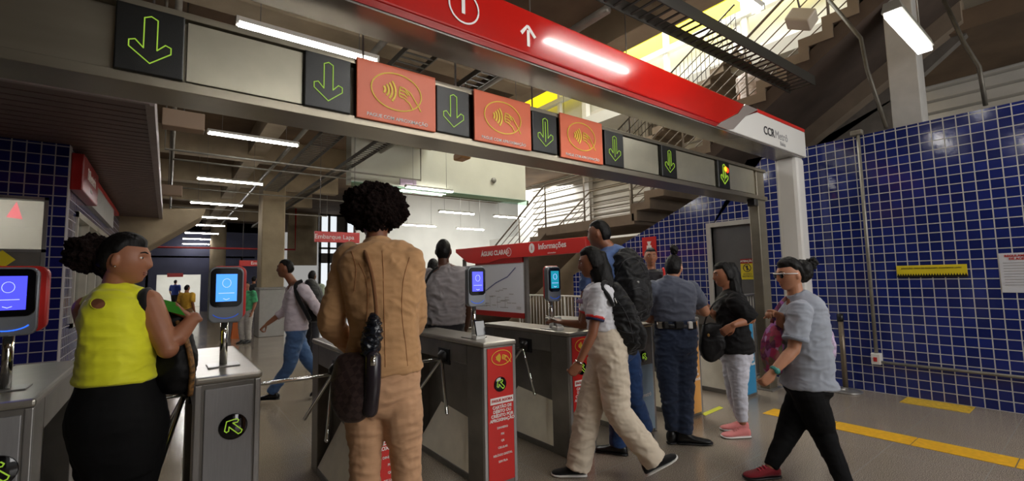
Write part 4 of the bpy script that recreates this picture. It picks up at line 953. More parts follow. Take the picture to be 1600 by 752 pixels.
def head_mb(mb, c, M, s=1.0):
    def disp(p, d):
        x, y, z = p; H = .115
        if z < 0: t = (-z / H); x *= 1 - .30 * t ** 1.6
        if y < 0 and z < -.02: y *= 1 - .42 * min(1, (-z - .02) / .08)
        if y > 0:
            y *= 1 - .06 * abs(z) / H
            y += .026 * gs(z, -.097, .026) * gs(x, 0, .030)
            y += (.020 * gs(z, -.026, .016) + .011 * gs(z, -.002, .022)) * gs(x, 0, .011)
            y += .006 * gs(z, .032, .012) * gs(x, 0, .05)
            y -= .011 * gs(abs(x), .031, .013) * gs(z, .010, .013)
            y += .007 * gs(z, -.058, .008) * gs(x, 0, .02) + .006 * gs(z, -.070, .007) * gs(x, 0, .018)
            y -= .004 * gs(z, -.084, .007) * gs(x, 0, .02)
        return V((x, y, z)) * s
    mb.ell(c, .074, .094, .115, M, 48, 40, disp=disp)
    for sx in (-1, 1): mb.ell(c + M @ V((sx * .074 * s, -.008 * s, -.004 * s)), .009 * s, .017 * s, .030 * s, M @ Matrix.Rotation(sx * .25, 3, 'Z') @ Matrix.Rotation(-.2, 3, 'X'), 12, 8)
    return mb
def face_parts(root, c, M, s=1.0, hair=HAIR):
    for sx in (-1, 1):
        e = obj('eye', MB().ell(c + M @ V((sx * .031 * s, .0705 * s, .010 * s)), .0125 * s, .009 * s, .0062 * s, M, 14, 10), EYEW, root)
        obj('iris', MB().ell(c + M @ V((sx * .031 * s, .0775 * s, .010 * s)), .0055 * s, .003 * s, .0055 * s, M, 12, 8), EYED, e)
        pts = [c + M @ V((sx * a * s, b * s, z * s)) for a, b, z in ((.014, .0905, .031), (.030, .0845, .037), (.047, .0735, .032))]
        obj('eyebrow', MB().tube(pts, [.003 * s, .0036 * s, .002 * s], 8, sub=3), hair, root)
    mb = MB(); mb.ell(c + M @ V((0, .0835 * s, -.058 * s)), .021 * s, .006 * s, .0040 * s, M, 16, 8); mb.ell(c + M @ V((0, .082 * s, -.067 * s)), .018 * s, .006 * s, .0045 * s, M, 16, 8)
    obj('lips', mb, LIP, root)
def hand_mb(mb, wrist, d, pn, ts, curl=.35, s=1.0, spread=1.0, curls=None):
    """d: wrist to fingers, pn: direction the palm faces, ts: +1/-1 which side the thumb leaves"""
    Y = V(d).normalized(); Z = -(V(pn) - Y * V(pn).dot(Y)).normalized(); X = Y.cross(Z)
    L = lambda x, y, z: wrist + (X * x + Y * y + Z * z) * s
    loftE(mb, [(L(0, -.012, 0), .024 * s, .018 * s), (L(0, .02, 0), .031 * s, .017 * s), (L(0, .055, 0), .039 * s, .015 * s), (L(0, .086, 0), .039 * s, .011 * s)], X, 4, 18, 2.4)
    for i, (bx, ln, r) in enumerate(((.030, .068, .0085), (.010, .077, .0088), (-.010, .072, .0084), (-.029, .056, .0076))):
        cu_ = (curls[i] if curls else curl) ; a = 0; p = V((ts * bx, .082, 0)); pts = [p.copy()]; rs = [r]
        fan = ts * bx * 2.6 * spread
        for k, f in enumerate((.46, .30, .24)):
            a += cu_ * (1.0, 1.15, .8)[k]; dv = V((fan * math.cos(a), math.cos(a), -math.sin(a))); dv.normalize(); p = p + dv * ln * f; pts.append(p.copy()); rs.append(r * (.95, .86, .74)[k])
        mb.tube([L(*q) for q in pts], [q * s for q in rs], 10, round_=True, sub=3)
    th = [V((ts * .026, .018, -.004)), V((ts * .047, .045, -.014)), V((ts * .054, .072, -.022 - .02 * curl)), V((ts * .050, .094, -.030 - .035 * curl))]
    mb.tube([L(*q) for q in th], [.013 * s, .0115 * s, .0095 * s, .0075 * s], 10, round_=True, sub=3)
def shoe(root, name, heel, d, m, sole, L=.25, w_=1.0, up=UP, high=0, label=None, lace=None):
    """heel: floor point under the ankle; d: toe direction"""
    Y = V(d).normalized(); Z = (V(up) - Y * V(up).dot(Y)).normalized(); X = Y.cross(Z); k = L / .25
    def ring(y, hw, z0, z1, n=20):
        out = []
        for i in range(n):
            a = 2 * math.pi * i / n; cx, cz = math.cos(a), math.sin(a); zz = z0 + (z1 - z0) * (.5 + .5 * cz if cz > 0 else .5 + .5 * cz)
            out.append(heel + X * hw * w_ * math.copysign(abs(cx) ** .8, cx) + Y * y * k + Z * zz)
        return out
    S_ = [(-.062, .012, .02, .05), (-.055, .028, .012, .075 + high), (-.03, .034, .012, .095 + high), (.01, .035, .012, .092 + high), (.05, .037, .012, .075), (.09, .043, .012, .058), (.13, .045, .012, .047), (.165, .039, .012, .04), (.185, .024, .013, .032), (.192, .008, .018, .026)]
    u = MB().rings([ring(*q) for q in S_]); o = obj(name, u, m, root, label=label)
    S2 = [(-.066, .010, 0, .016), (-.058, .030, 0, .022), (-.03, .037, 0, .022), (.05, .040, 0, .02), (.13, .048, 0, .02), (.17, .041, .002, .022), (.19, .026, .005, .025), (.197, .008, .01, .02)]
    obj('sole', MB().rings([ring(*q) for q in S2]), sole, o)
    if lace:
        mb = MB()
        for y, z in ((.045, .082), (.065, .073), (.085, .065)): mb.tube([heel + X * sx * .022 * w_ + Y * y * k + Z * (z - .006 * abs(sx)) for sx in (-1, 0, 1)], .003, 6)
        obj('laces', mb, lace, o)
    return o
def seg(pts, f):
    """polyline pts cut at parameter f (in segments)"""
    i = int(f); out = list(pts[:i + 1])
    if f > i and i + 1 < len(pts): out.append(pts[i].lerp(pts[i + 1], f - i))
    return out
def densify(pts, rs):
    """limb with slightly swelling segments"""
    return pts, rs
class Pers:
    def __init__(s, D, label, t, basepx, name='person', group=None):
        s.D = D; a = math.radians(t); s.f = FF * math.cos(a) + FR * math.sin(a); s.r = s.f.cross(UP)
        b = s.J(*basepx); b.z = 0; s.root = thing(name, b, label, 'person', group)
    def J(s, px, py, dz=0):
        d = ray(px, py); k = (s.D + dz) / d.dot(FF); return EYE + d * k
    def sec(s, L): return [(s.J(q[0], q[1], q[2]), q[3], q[4]) for q in L]
    def body(s, torso, head, M, hs, arms, legs, m, vox=.006, ar=(.046, .038, .026), lr=(.075, .062, .050, .048, .034), hands=(), neck=.052, nb=None):
        mb = MB(); loftE(mb, [(p, a - .012, b - .012) for p, a, b in torso], s.r)
        nb = nb or torso[-1][0]
        mb.tube([nb - UP * .06, nb, head + M @ V((0, -.02, -.07)) * hs], [neck * 1.25, neck * 1.05, neck * .95], 18, sub=4, round_=True)
        head_mb(mb, head, M, hs)
        for A in arms:
            p = [A[0], A[0].lerp(A[1], .5), A[1], A[1].lerp(A[2], .3), A[2]]
            mb.tube(p, [ar[0], ar[0] * .95, ar[1], ar[1] * 1.02, ar[2]], 14, round_=True)
            mb.ell(A[1], ar[1] * 1.02, ar[1] * 1.02, ar[1] * 1.02, None, 14, 8)
        for Lg in legs:
            p = [Lg[0], Lg[0].lerp(Lg[1], .5), Lg[1], Lg[1].lerp(Lg[2], .35), Lg[2]]
            mb.tube(p, list(lr), 16, round_=True)
        for h in hands: hand_mb(mb, *h[:4], **h[4])
        return remesh(mb, 'body', m, s.root, vox, 2)
    def garment(s, name, m, torso=None, tubes=(), vox=.009, smooth=5, disp=(.016, .09), label=None, ell=()):
        mb = MB()
        if torso: loftE(mb, torso, s.r)
        for pts, rs in tubes: mb.tube(pts, rs, 20, round_='start', sub=3 if len(pts) > 2 else 2)
        for c, r3 in ell: mb.ell(c, *r3)
        return remesh(mb, name, m, s.root, vox, smooth, disp, label)
def cap_hair(c, M, s, th=.016, front=.064, nape=-.06, amp=.004, fr=60, side=.034):
    mb = MB()
    def disp(p, d):
        x, y, z = d; zz = p.z
        if y > .25: lim = front
        elif y > -.05: lim = side + (front - side) * (y + .05) / .3
        elif y > -.3: lim = side
        else: lim = side + (nape - side) * min(1, (-.3 - y) / .3)
        u = max(0.0, min(1.0, (zz - lim) / .022)); u = u * u * (3 - 2 * u)
        g = .99 + (th / .09 + .01) * u if zz >= lim else max(.6, .99 - (lim - zz) * 6)
        q = V((p.x * g, (p.y - .002) * g, p.z * g))
        if y < 0 and zz < -.02: q.y *= 1 - .30 * min(1, (-zz - .02) / .08)
        return q * s + V(d) * noise.noise(q * fr) * amp * u
    return mb.ell(c, .0745, .0945, .1155, M, 72, 60, disp=disp)
def hit(o, px, py, lift=.0):
    """point of a mesh object's surface seen at a pixel of the photograph"""
    d = ray(px, py); off = V((0, 0, 0)); q = o
    while q is not None: off = off + q.location; q = q.parent
    ok, loc, n, i = o.ray_cast(EYE - off, d.normalized())
    return (loc + off - d.normalized() * lift) if ok else None
def puff(mb, c, r3, M=None, amp=.02, fr=22, n=110, seed=0):
    def disp(p, d):
        q = p + V((seed, seed * 2.3, 0))
        return p + V(d) * (noise.noise(q * fr) * amp + noise.noise(q * fr * 2.7) * amp * .55 + noise.noise(q * fr * 6) * amp * .28)
    return mb.ell(c, *r3, M, n, int(n * .6), disp=disp)
def wavy(mb, amp=.004, fr=(60, 60, 8)):
    mb.v = [p + V((noise.noise(V((p.x * fr[0], p.y * fr[1], p.z * fr[2]))), noise.noise(V((p.x * fr[0] + 9, p.y * fr[1], p.z * fr[2]))), 0)) * amp for p in mb.v]; return mb
def surf_line(name, o, px, r, m, parent, lift=.001, closed=False):
    q = [hit(o, x, y, lift) for x, y in (px + [px[0]] if closed else px)]; q = [v for v in q if v]
    if len(q) > 1: return obj(name, MB().tube(q, r, 6), m, parent)
def dens(pts, n=8): return [tuple(q) for q in cr_spline([list(p) for p in pts], n)]
# ---------------------------------------------------------------- 1 woman in yellow
p = Pers(2.10, 'woman in sleeveless yellow top and black trousers holding up a green card', 62, (182, 600))
J = p.J
tor = p.sec([(189, 738, .0, .135, .12), (189, 692, 0, .192, .15), (186, 645, 0, .224, .165), (186, 605, 0, .195, .14), (187, 572, 0, .172, .125), (186, 530, .0, .172, .13), (183, 495, 0, .178, .125), (181, 470, 0, .16, .095), (180, 458, 0, .09, .06)])
hd = J(196, 406, .0); Mh = headM(FF * .32 + FR * .95, pitch=-.05); hs = .99
shR, shL = J(231, 472, .03), J(138, 482, -.02); elR = J(262, 545, .02); wrR = J(303, 497, .14)
elL = J(150, 545, .2); wrL = J(220, 560, .30)
hipL, hipR = J(160, 665, -.03), J(214, 665, .05); kL, kR = J(176, 790, .0), J(206, 790, .08)
anL, anR = V((kL.x, kL.y, .09)) , V((kR.x, kR.y, .09)) + FF * .05
body = p.body(tor, hd, Mh, hs, [(shR, elR, wrR), (shL, elL, wrL)], [(hipL, kL, anL), (hipR, kR, anR)], SK['mid'], vox=.005, ar=(.058, .044, .029),
   hands=[(wrR, -FR * .92 + UP * .3 - FF * .1, UP * .75 + FF * .25, 1, dict(curl=.28, s=.95)), (wrL, p.f, -p.r, 1, dict(curl=.5, s=.9))], nb=J(180, 452, 0))
face_parts(p.root, hd, Mh, hs)
yel = cloth('yellow_jersey', S(226, 226, 44), .6, bump=.5, bscale=9, stretch=(.5, .5, 1.8))
top = [(q, a + .006, b + .006) for q, a, b in tor[3:8]]; top[-1] = (tor[7][0], .148, .09)
yt = p.garment('yellow_top', yel, [(J(186, 588, 0), .198, .152), (J(187, 572, 0), .188, .142)] + top[2:-1] + [(J(181, 472, 0), .17, .105), (J(181, 460, 0), .13, .09)], [([J(181, 470, 0), J(187, 446, .01)], [.095, .068]), ([J(150, 481, -.01), J(183, 468, 0), J(219, 473, .02)], [.066, .088, .066])], disp=(.016, .1), vox=.0065)
kp = [hit(yt, x, y, .004) for x, y in ellipse(153, 475, 12, 8.5, 18)] + [hit(yt, 153, 475, .007)]
if all(kp):
    obj('keyhole_opening', MB().add(kp, [(i, (i + 1) % 18, 18) for i in range(18)]), SK['brown'], p.root)
    obj('keyhole_edge', MB().tube([q for q in kp[:18]] + [kp[0]], .0018, 6), yel, p.root)
mb = MB(); mb.lathe(shR + V((0, 0, -.005)) - p.r * .0, [(.06, -.016), (.071, -.012), (.073, .012), (.062, .018)], 24, 0, (shR - J(190, 470, 0)).normalized() + V((0, 0, .25))); 
obj('arm_band', mb, cloth('black_trim', S(12, 12, 14)), p.root)
blk = cloth('black_trouser_cloth', S(9, 9, 11), .85, bump=.2, sheen=0)
p.garment('trousers', blk, [(q, a + .006, b + .006) for q, a, b in tor[0:4]] + [(J(187, 586, 0), .172, .13)], [([hipL, hipL.lerp(kL, .5), kL, kL.lerp(anL, .45), anL], [.12, .112, .082, .066, .05]), ([hipR, hipR.lerp(kR, .5), kR, kR.lerp(anR, .45), anR], [.125, .108, .078, .062, .05])], disp=(.008, .12), vox=.009)
hm = cap_hair(hd, Mh, hs, .013, .06, -.05, .003, side=.022); o = obj('hair', hm, HAIR, p.root)
obj('hair_puff', puff(MB(), J(141, 397, -.02), (.090, .088, .088), None, .024, 22, 130, 1), AFRO, p.root)
obj('hair_knot', puff(MB(), J(174, 403, .0), (.078, .078, .095), None, .010, 24, 90, 3), AFRO, p.root)
obj('earring', MB().ell(hd + Mh @ V((.08, -.004, -.034)) * hs, .004, .004, .004), MT['chrome'], p.root)
shoe(p.root, 'shoe', V((anL.x, anL.y, 0)), p.f, MT['black'], MT['black']); shoe(p.root, 'shoe', V((anR.x, anR.y, 0)), p.f, MT['black'], MT['black'])
t = thing('green_card', J(268, 480, .08), 'green card held up in the hand of the woman in yellow', 'card')
a, b = J(258, 470, .08), J(278, 488, .06); n_ = (FF * .5 + UP * .8).normalized(); dx = (J(286, 477, .08) - J(262, 471, .08)); dy = (J(272, 491, .07) - J(258, 472, .09))
c = J(269, 480, .085); obj('card_body', MB().obox(c, dx * .55, dy * .55, dx.cross(dy).normalized() * .002), mat('green_card', S(60, 150, 50), .35), t, .001)
t = thing('shoulder_bag', J(275, 560, .06), 'slouchy black shoulder bag with leopard strap beside the woman in yellow', 'bag')
mb = MB(); loftE(mb, [(J(262, 486, .16), .03, .03), (J(268, 505, .14), .07, .05), (J(273, 545, .12), .088, .07), (J(272, 580, .10), .090, .075), (J(268, 606, .10), .07, .055)], FR); remesh(mb, 'bag_body', cloth('black_bag_cloth', S(12, 11, 12), .6, sheen=0), t, .008, 3, (.014, .08))
leo = mat('leopard_print', S(120, 84, 44), .6, var=.9, vscale=60)
obj('strap', MB().tube([J(262, 490, .18), J(280, 508, .10), J(292, 535, .08), J(300, 575, .08), J(297, 618, .10)], .012, 10, sub=5), leo, t)
# ---------------------------------------------------------------- 2 woman in tan suit
p = Pers(2.13, 'woman with a big round afro in a tan blazer and tan trousers seen from behind', -14, (598, 600))
J = p.J
tor = p.sec([(596, 640, 0, .10, .10), (598, 612, 0, .150, .13), (599, 585, 0, .162, .13), (600, 550, 0, .155, .12), (600, 510, 0, .150, .11), (599, 470, 0, .165, .12), (597, 430, 0, .182, .12), (594, 402, 0, .178, .095), (590, 388, .01, .12, .07), (588, 378, .02, .065, .055)])
hd = J(588, 345, .05); Mh = headM(FF * .9 - FR * .35, pitch=-.12); hs = .98
shL, shR = J(546, 402, 0), J(640, 408, 0); elL, wrL = J(517, 505, -.02), J(556, 548, .15); elR, wrR = J(647, 500, .08), J(622, 545, .26)
hipL, hipR = J(573, 622, 0), J(626, 622, 0); kL, kR = J(571, 712, -.02), J(634, 712, .02)
anL, anR = V((kL.x, kL.y, .11)) - FR * .01, V((kR.x, kR.y, .11)) + FR * .02
p.body(tor, hd, Mh, hs, [(shL, elL, wrL), (shR, elR, wrR)], [(hipL, kL, anL), (hipR, kR, anR)], SK['brown'], vox=.006, hands=[(wrL, J(575, 556, .25) - wrL, UP * -.3 + FR, 1, dict(curl=.6)), (wrR, J(600, 552, .3) - wrR, UP * -.3 - FR, -1, dict(curl=.6))], nb=J(588, 382, .02))
face_parts(p.root, hd, Mh, hs)
tan = cloth('tan_blazer_cloth', S(192, 148, 104), .8, bump=.6, bscale=7, stretch=(1, 1, 1.6))
def arm(sh, el, wr, r, f=2.0): return (seg([sh, sh.lerp(el, .5), el, el.lerp(wr, .5), wr], f * 2), None)
def sleeve(sh, el, wr, r0, r1, r2, f=2.0):
    P5 = [sh, sh.lerp(el, .5), el, el.lerp(wr, .5), wr]; R5 = [r0, (r0 + r1) / 2, r1, (r1 + r2) / 2, r2]; pts = seg(P5, f * 2); return (pts, [R5[min(i, 4)] for i in range(len(pts))])
jk = [(J(600, 578, 0), .178, .145), (J(600, 548, 0), .168, .132), (J(600, 510, 0), .155, .122), (J(599, 470, 0), .172, .13), (J(597, 430, 0), .19, .13), (J(593, 404, 0), .187, .110), (J(591, 391, .01), .145, .092)]
bz = p.garment('blazer', tan, jk, [sleeve(shL, elL, wrL, .072, .060, .045, 1.9), sleeve(shR, elR, wrR, .072, .060, .045, 1.9), ([J(589, 388, .01), J(588, 376, .02)], [.078, .066])], vox=.006, smooth=3, disp=(.012, .07, (1, 1, 2.0)))
sm = cloth('tan_seam', S(150, 100, 62))
surf_line('seam', bz, dens([(597, 392), (599, 430), (600, 480), (601, 530), (602, 574)], 10), .0016, sm, p.root, .0005)
surf_line('seam', bz, dens([(560, 410), (572, 440), (574, 480), (570, 530), (571, 566)], 10), .0016, sm, p.root, .0005)
surf_line('seam', bz, dens([(640, 402), (630, 440), (628, 490), (634, 540), (637, 572)], 10), .0016, sm, p.root, .0005)
surf_line('seam', bz, dens([(549, 392), (556, 420), (553, 455)], 8), .0016, sm, p.root, .0005)
tr = cloth('tan_trouser_cloth', S(200, 156, 120), .75, bump=.5, bscale=8, stretch=(.6, .6, 2.4))
p.garment('trousers', tr, [(q, a + .008, b + .006) for q, a, b in tor[0:4]], [([hipL, hipL.lerp(kL, .5), kL, kL.lerp(anL, .4), anL], [.098, .090, .070, .068, .052]), ([hipR, hipR.lerp(kR, .5), kR, kR.lerp(anR, .4), anR], [.098, .090, .070, .068, .052])], disp=(.011, .07, (1, 1, 2.4)), vox=.007, smooth=3)
mb = puff(MB(), J(587, 326, .04), (.145, .15, .118), None, .026, 22, 190, 5)
obj('afro_hair', mb, AFRO, p.root)
for a_ in (anL, anR): shoe(p.root, 'shoe', V((a_.x, a_.y, 0)), p.f, MT['black'], MT['black'], .24)
t = thing('checked_tote', J(556, 600, -.12), 'dark brown checked tote bag hanging at the back of the woman in tan', 'bag')
def check_mat():
    m = mat('checked_leather', S(52, 38, 38), .5); nt = m.node_tree; b = nt.nodes['Principled BSDF']
    tc = nnode(nt, 'ShaderNodeTexCoord'); ck = nnode(nt, 'ShaderNodeTexChecker'); ck.inputs['Scale'].default_value = 42; ck.inputs[1].default_value = S(50, 36, 36); ck.inputs[2].default_value = S(66, 50, 48)
    mp = nnode(nt, 'ShaderNodeMapping'); mp.inputs['Rotation'].default_value = (.0, .78, .64); nt.links.new(tc.outputs['Object'], mp.inputs[0]); nt.links.new(mp.outputs[0], ck.inputs[0]); nt.links.new(ck.outputs[0], b.inputs['Base Color']); return m
mb = MB(); loftE(mb, [(J(554, 562, -.17), .088, .03), (J(553, 590, -.17), .096, .05), (J(552, 622, -.17), .094, .06), (J(555, 648, -.17), .06, .05)], FR - FF * .2, ex=3); remesh(mb, 'bag_body', check_mat(), t, .007, 3, (.01, .12))
mb = MB(); mb.tube([J(583, 560, -.20), J(582, 600, -.215), J(578, 640, -.20)], .034, 14, round_=True, sub=3); obj('side_pouch', mb, mat('dark_gloss_vinyl', S(40, 34, 40), .22, var=.3), t)
mb = MB(); mb.tube([J(578, 555, -.19), J(588, 505, -.17), J(583, 440, -.155), J(572, 398, -.12), J(566, 386, -.03), J(570, 392, .08)], .0085, 8, sub=5); obj('strap', mb, cloth('brown_strap', S(120, 80, 50)), t)
obj('clasp', MB().tube([J(583, 556, -.22), J(583, 572, -.235)], .012, 10), MT['chrome'], t)
t = thing('folded_umbrella', J(582, 530, -.17), 'folded shiny dark umbrella on the strap of the checked tote', 'umbrella')
mb = MB(); mb.tube([J(584, 496, -.17), J(584, 506, -.185), J(582, 525, -.19), J(578, 548, -.18), J(574, 560, -.17)], [.018, .032, .042, .038, .02], 16, round_=True, sub=4); remesh(mb, 'folded_cloth', mat('dark_nylon', S(22, 26, 34), .25, var=.4), t, .005, 1, (.022, .03))
# ---------------------------------------------------------------- 3 man with pale shirt
p = Pers(5.75, 'man in a pale shirt and jeans striding left with a black backpack', -96, (452, 600))
J = p.J
tor = p.sec([(463, 530, 0, .10, .08), (463, 515, 0, .15, .115), (464, 495, 0, .15, .115), (466, 470, 0, .17, .12), (467, 453, 0, .18, .105), (463, 443, 0, .10, .065)])
hd = J(446, 420, 0); Mh = headM(-FR * .98 - FF * .15); hs = 1.0
shN, shF = J(474, 453, -.17), J(456, 452, .17); elN, wrN = J(492, 478, -.20), J(504, 497, -.12); elF, wrF = J(446, 485, .12), J(418, 506, .02)
hipN, hipF = J(461, 526, -.08), J(462, 526, .09); kF, aF = J(480, 562, .09), J(505, 596, .12); kN, aN = J(452, 572, -.08), J(424, 614, -.10)
p.body(tor, hd, Mh, hs, [(shN, elN, wrN), (shF, elF, wrF)], [(hipN, kN, aN), (hipF, kF, aF)], SK['brown'], vox=.009, hands=[(wrN, J(507, 507, -.1) - wrN, FF, 1, dict(curl=.6)), (wrF, J(408, 514, .0) - wrF, UP * -1, 1, dict(curl=.8))], nb=J(458, 443, 0))
face_parts(p.root, hd, Mh, hs); obj('hair', cap_hair(hd, Mh, hs, .005, .066, -.055), HAIR, p.root)
ps = cloth('pale_pink_shirt', S(208, 196, 206), .75)
p.garment('shirt', ps, [(q, a + .016, b + .016) for q, a, b in tor[1:5]] + [(tor[5][0], .075, .065)], [sleeve(shN, elN, wrN, .075, .062, .045, 1.95), sleeve(shF, elF, wrF, .072, .06, .045, 1.5)], vox=.011)
jn = cloth('blue_denim', S(70, 98, 140), .85, bump=.3)
p.garment('jeans', jn, [(q, a + .01, b + .01) for q, a, b in tor[0:2]], [([hipN, hipN.lerp(kN, .5), kN, kN.lerp(aN, .5), aN], [.105, .095, .075, .07, .062]), ([hipF, hipF.lerp(kF, .5), kF, kF.lerp(aF, .5), aF], [.105, .095, .075, .07, .062])], vox=.011)
shoe(p.root, 'shoe', J(428, 625, -.1), -FR, MT['black'], MT['black'], .27); shoe(p.root, 'shoe', J(507, 604, .12), -FR * .8 + UP * -.6, MT['black'], MT['black'], .27, up=FR * -.6 + UP)
t = thing('backpack', J(492, 470, 0), 'black backpack on the striding man in the pale shirt', 'bag')
mb = MB(); loftE(mb, [(J(484, 440, 0), .10, .05), (J(490, 455, 0), .14, .08), (J(494, 478, 0), .15, .09), (J(493, 500, 0), .12, .07)], FF); remesh(mb, 'bag_body', cloth('black_nylon', S(18, 18, 20), .6), t, .012, 3, (.015, .1))
obj('shoulder_strap', MB().tube([J(484, 500, -.12), J(478, 488, -.20), J(466, 466, -.22), J(462, 446, -.16), J(472, 439, -.1)], .024, 8, sub=4), cloth('black_webbing', S(16, 16, 18)), t)
# ---------------------------------------------------------------- 4 man in grey t-shirt
p = Pers(4.65, 'tall man in a grey T-shirt seen from behind beyond the middle turnstile', 4, (694, 600))
J = p.J
tor = p.sec([(696, 545, 0, .11, .09), (696, 528, 0, .17, .12), (696, 505, 0, .185, .125), (696, 480, 0, .185, .12), (696, 450, 0, .215, .125), (695, 428, 0, .205, .10), (693, 417, 0, .11, .07)])
hd = J(693, 393, .02); Mh = headM(FF); hs = 1.06
shL, shR = J(667, 432, 0), J(723, 432, 0); elL, wrL = J(653, 475, .02), J(656, 512, .12); elR, wrR = J(733, 475, .06), J(728, 512, .18)
hl, hr = J(685, 540, 0), J(708, 540, 0); kl, kr = V((hl.x, hl.y, .5)) + FF * .03, V((hr.x, hr.y, .5)) + FF * .03; al, ar_ = V((hl.x, hl.y, .1)), V((hr.x, hr.y, .1)) + FF * .05
p.body(tor, hd, Mh, hs, [(shL, elL, wrL), (shR, elR, wrR)], [(hl, kl, al), (hr, kr, ar_)], SK['dark'], vox=.009, ar=(.056, .045, .032), hands=[(wrL, UP * -1 + FF * .5, FR, 1, dict(curl=.5)), (wrR, UP * -1 + FF * .5, -FR, -1, dict(curl=.5))], neck=.058, nb=J(693, 415, .01))
obj('hair', cap_hair(hd, Mh, hs, .005, .066, -.085, .002), HAIR, p.root)
face_parts(p.root, hd, Mh, hs)
gt = cloth('grey_heather_jersey', S(150, 144, 146), .85, bump=.5, bscale=6, stretch=(1, 1, 1.8))
p.garment('t_shirt', gt, [(q, a + .02, b + .02) for q, a, b in tor[2:6]] + [(tor[6][0] - UP * .01, .085, .075)], [sleeve(shL, elL, wrL, .09, .085, .05, .85), sleeve(shR, elR, wrR, .09, .085, .05, .85)], vox=.010, disp=(.03, .09))
p.garment('trousers', cloth('charcoal_trousers', S(38, 36, 40)), [(q, a + .012, b + .012) for q, a, b in tor[0:3]], [([hl, kl, al], [.12, .085, .07]), ([hr, kr, ar_], [.12, .085, .07])], vox=.012)
for a_ in (al, ar_): shoe(p.root, 'shoe', V((a_.x, a_.y, 0)), FF, MT['black'], MT['black'], .28)
t = thing('messenger_bag', J(654, 495, .0), 'black shoulder bag at the left side of the man in the grey T-shirt', 'bag')
mb = MB(); loftE(mb, [(J(654, 476, -.12), .08, .04), (J(653, 495, -.12), .095, .055), (J(654, 515, -.12), .085, .05)], FR, ex=3); remesh(mb, 'bag_body', cloth('black_canvas', S(18, 17, 19)), t, .01, 3, (.01, .1))
obj('strap', MB().tube([J(650, 478, -.13), J(658, 458, -.14), J(672, 428, -.14), J(684, 418, -.08)], .012, 8, sub=3), cloth('black_webbing2', S(16, 16, 18)), t)
def standing(x, y, h, facing, label, cols, skin_m, hair=True, group=None, vox=.014, step=.0):
    """a simply posed standing figure, used for people farther away"""
    s_ = h / 1.72; f = V(facing).normalized(); r = f.cross(UP); B = V((x, y, 0)); L = lambda a, b, z: B + (r * a + f * b + UP * z) * s_
    root = thing('person', B, label, 'person', group); q = Pers.__new__(Pers); q.root = root; q.f = f; q.r = r; q.D = 0
    tor = [(L(0, 0, .80), .10, .08), (L(0, 0, .90), .165, .115), (L(0, 0, 1.02), .15, .11), (L(0, 0, 1.18), .16, .115), (L(0, 0, 1.33), .185, .115), (L(0, 0, 1.42), .15, .085), (L(0, 0, 1.455), .07, .06)]
    tor = [(a, b * s_, c * s_) for a, b, c in tor]; hd = L(0, .015, 1.605); Mh = headM(f); hs = .98 * s_
    arms = []; hands = []
    for sx in (-1, 1):
        A = (L(sx * .185, 0, 1.38), L(sx * .235, -.03 + step * sx * .3, 1.10), L(sx * .22, .08 + step * sx, .86)); arms.append(A); hands.append((A[2], A[2] - A[1], -r * sx, sx * -1 if False else 1 if sx < 0 else -1, dict(curl=.4)))
    legs = [(L(sx * .09, 0, .86), L(sx * .095, .04 - step * sx * .8, .48), L(sx * .09, -step * sx * 1.6, .09)) for sx in (-1, 1)]
    q.body(tor, hd, Mh, hs, arms, legs, skin_m, vox=vox, hands=hands, nb=L(0, 0, 1.44))
    q.garment('top', cols[0], [(a, b + .018, c + .018) for a, b, c in tor[1:6]] + [(tor[6][0] - UP * .01, .075, .07)], [sleeve(*A, .08, .07, .05, .9) for A in arms], vox=vox)
    q.garment('trousers', cols[1], [(a, b + .01, c + .01) for a, b, c in tor[0:3]], [(list(l), [.105, .078, .062]) for l in legs], vox=vox)
    if hair: obj('hair', cap_hair(hd, Mh, hs, .006, .066, -.07), HAIR, root)
    for l in legs: shoe(root, 'shoe', V((l[2].x, l[2].y, 0)), f, MT['black'], MT['black'], .27)
    return root, hd, Mh, hs
c = J(677, 500, 1.4); r_, hd, Mh, hs = standing(c.x, c.y, 1.73, FF, 'person with short dark hair mostly hidden behind the man in grey T-shirt', (cloth('dark_top', S(60, 50, 48)), cloth('dark_trousers', S(36, 36, 42))), SK['mid'])
# ---------------------------------------------------------------- 5 woman in white tee, cream trousers
p = Pers(3.40, 'long haired young woman in white T-shirt and cream trousers walking left', -72, (958, 700))
J = p.J
tor = p.sec([(953, 575, 0, .09, .10), (951, 555, 0, .15, .135), (949, 535, 0, .165, .135), (943, 512, 0, .135, .105), (940, 490, 0, .13, .10), (938, 468, 0, .15, .115), (938, 450, 0, .155, .09), (936, 440, 0, .08, .06)])
hd = J(924, 411, 0); Mh = headM(-FR * .97 + FF * .22, pitch=-.15); hs = .96
shN, shF = J(936, 457, -.13), J(926, 457, .15); elN, wrN = J(926, 522, -.17), J(905, 566, -.18); elF, wrF = J(912, 508, .2), J(880, 504, .26)
hipN, hipF = J(955, 556, -.08), J(943, 556, .09); kN, aN = J(966, 643, -.08), J(1024, 722, -.12); kF, aF = J(918, 650, .06), J(903, 733, .05)
p.body(tor, hd, Mh, hs, [(shN, elN, wrN), (shF, elF, wrF)], [(hipN, kN, aN), (hipF, kF, aF)], SK['brown'], vox=.0055, ar=(.042, .034, .024), hands=[(wrN, J(893, 585, -.18) - wrN, FF - FR * .2, -1, dict(curl=.75, s=.95)), (wrF, J(862, 500, .26) - wrF, UP * -1 + FF * .3, 1, dict(curl=.35, s=.92))], nb=J(934, 441, 0), neck=.046)
face_parts(p.root, hd, Mh, hs)
wt = cloth('white_tee_cloth', S(214, 214, 220), .8, bump=.4, bscale=9)
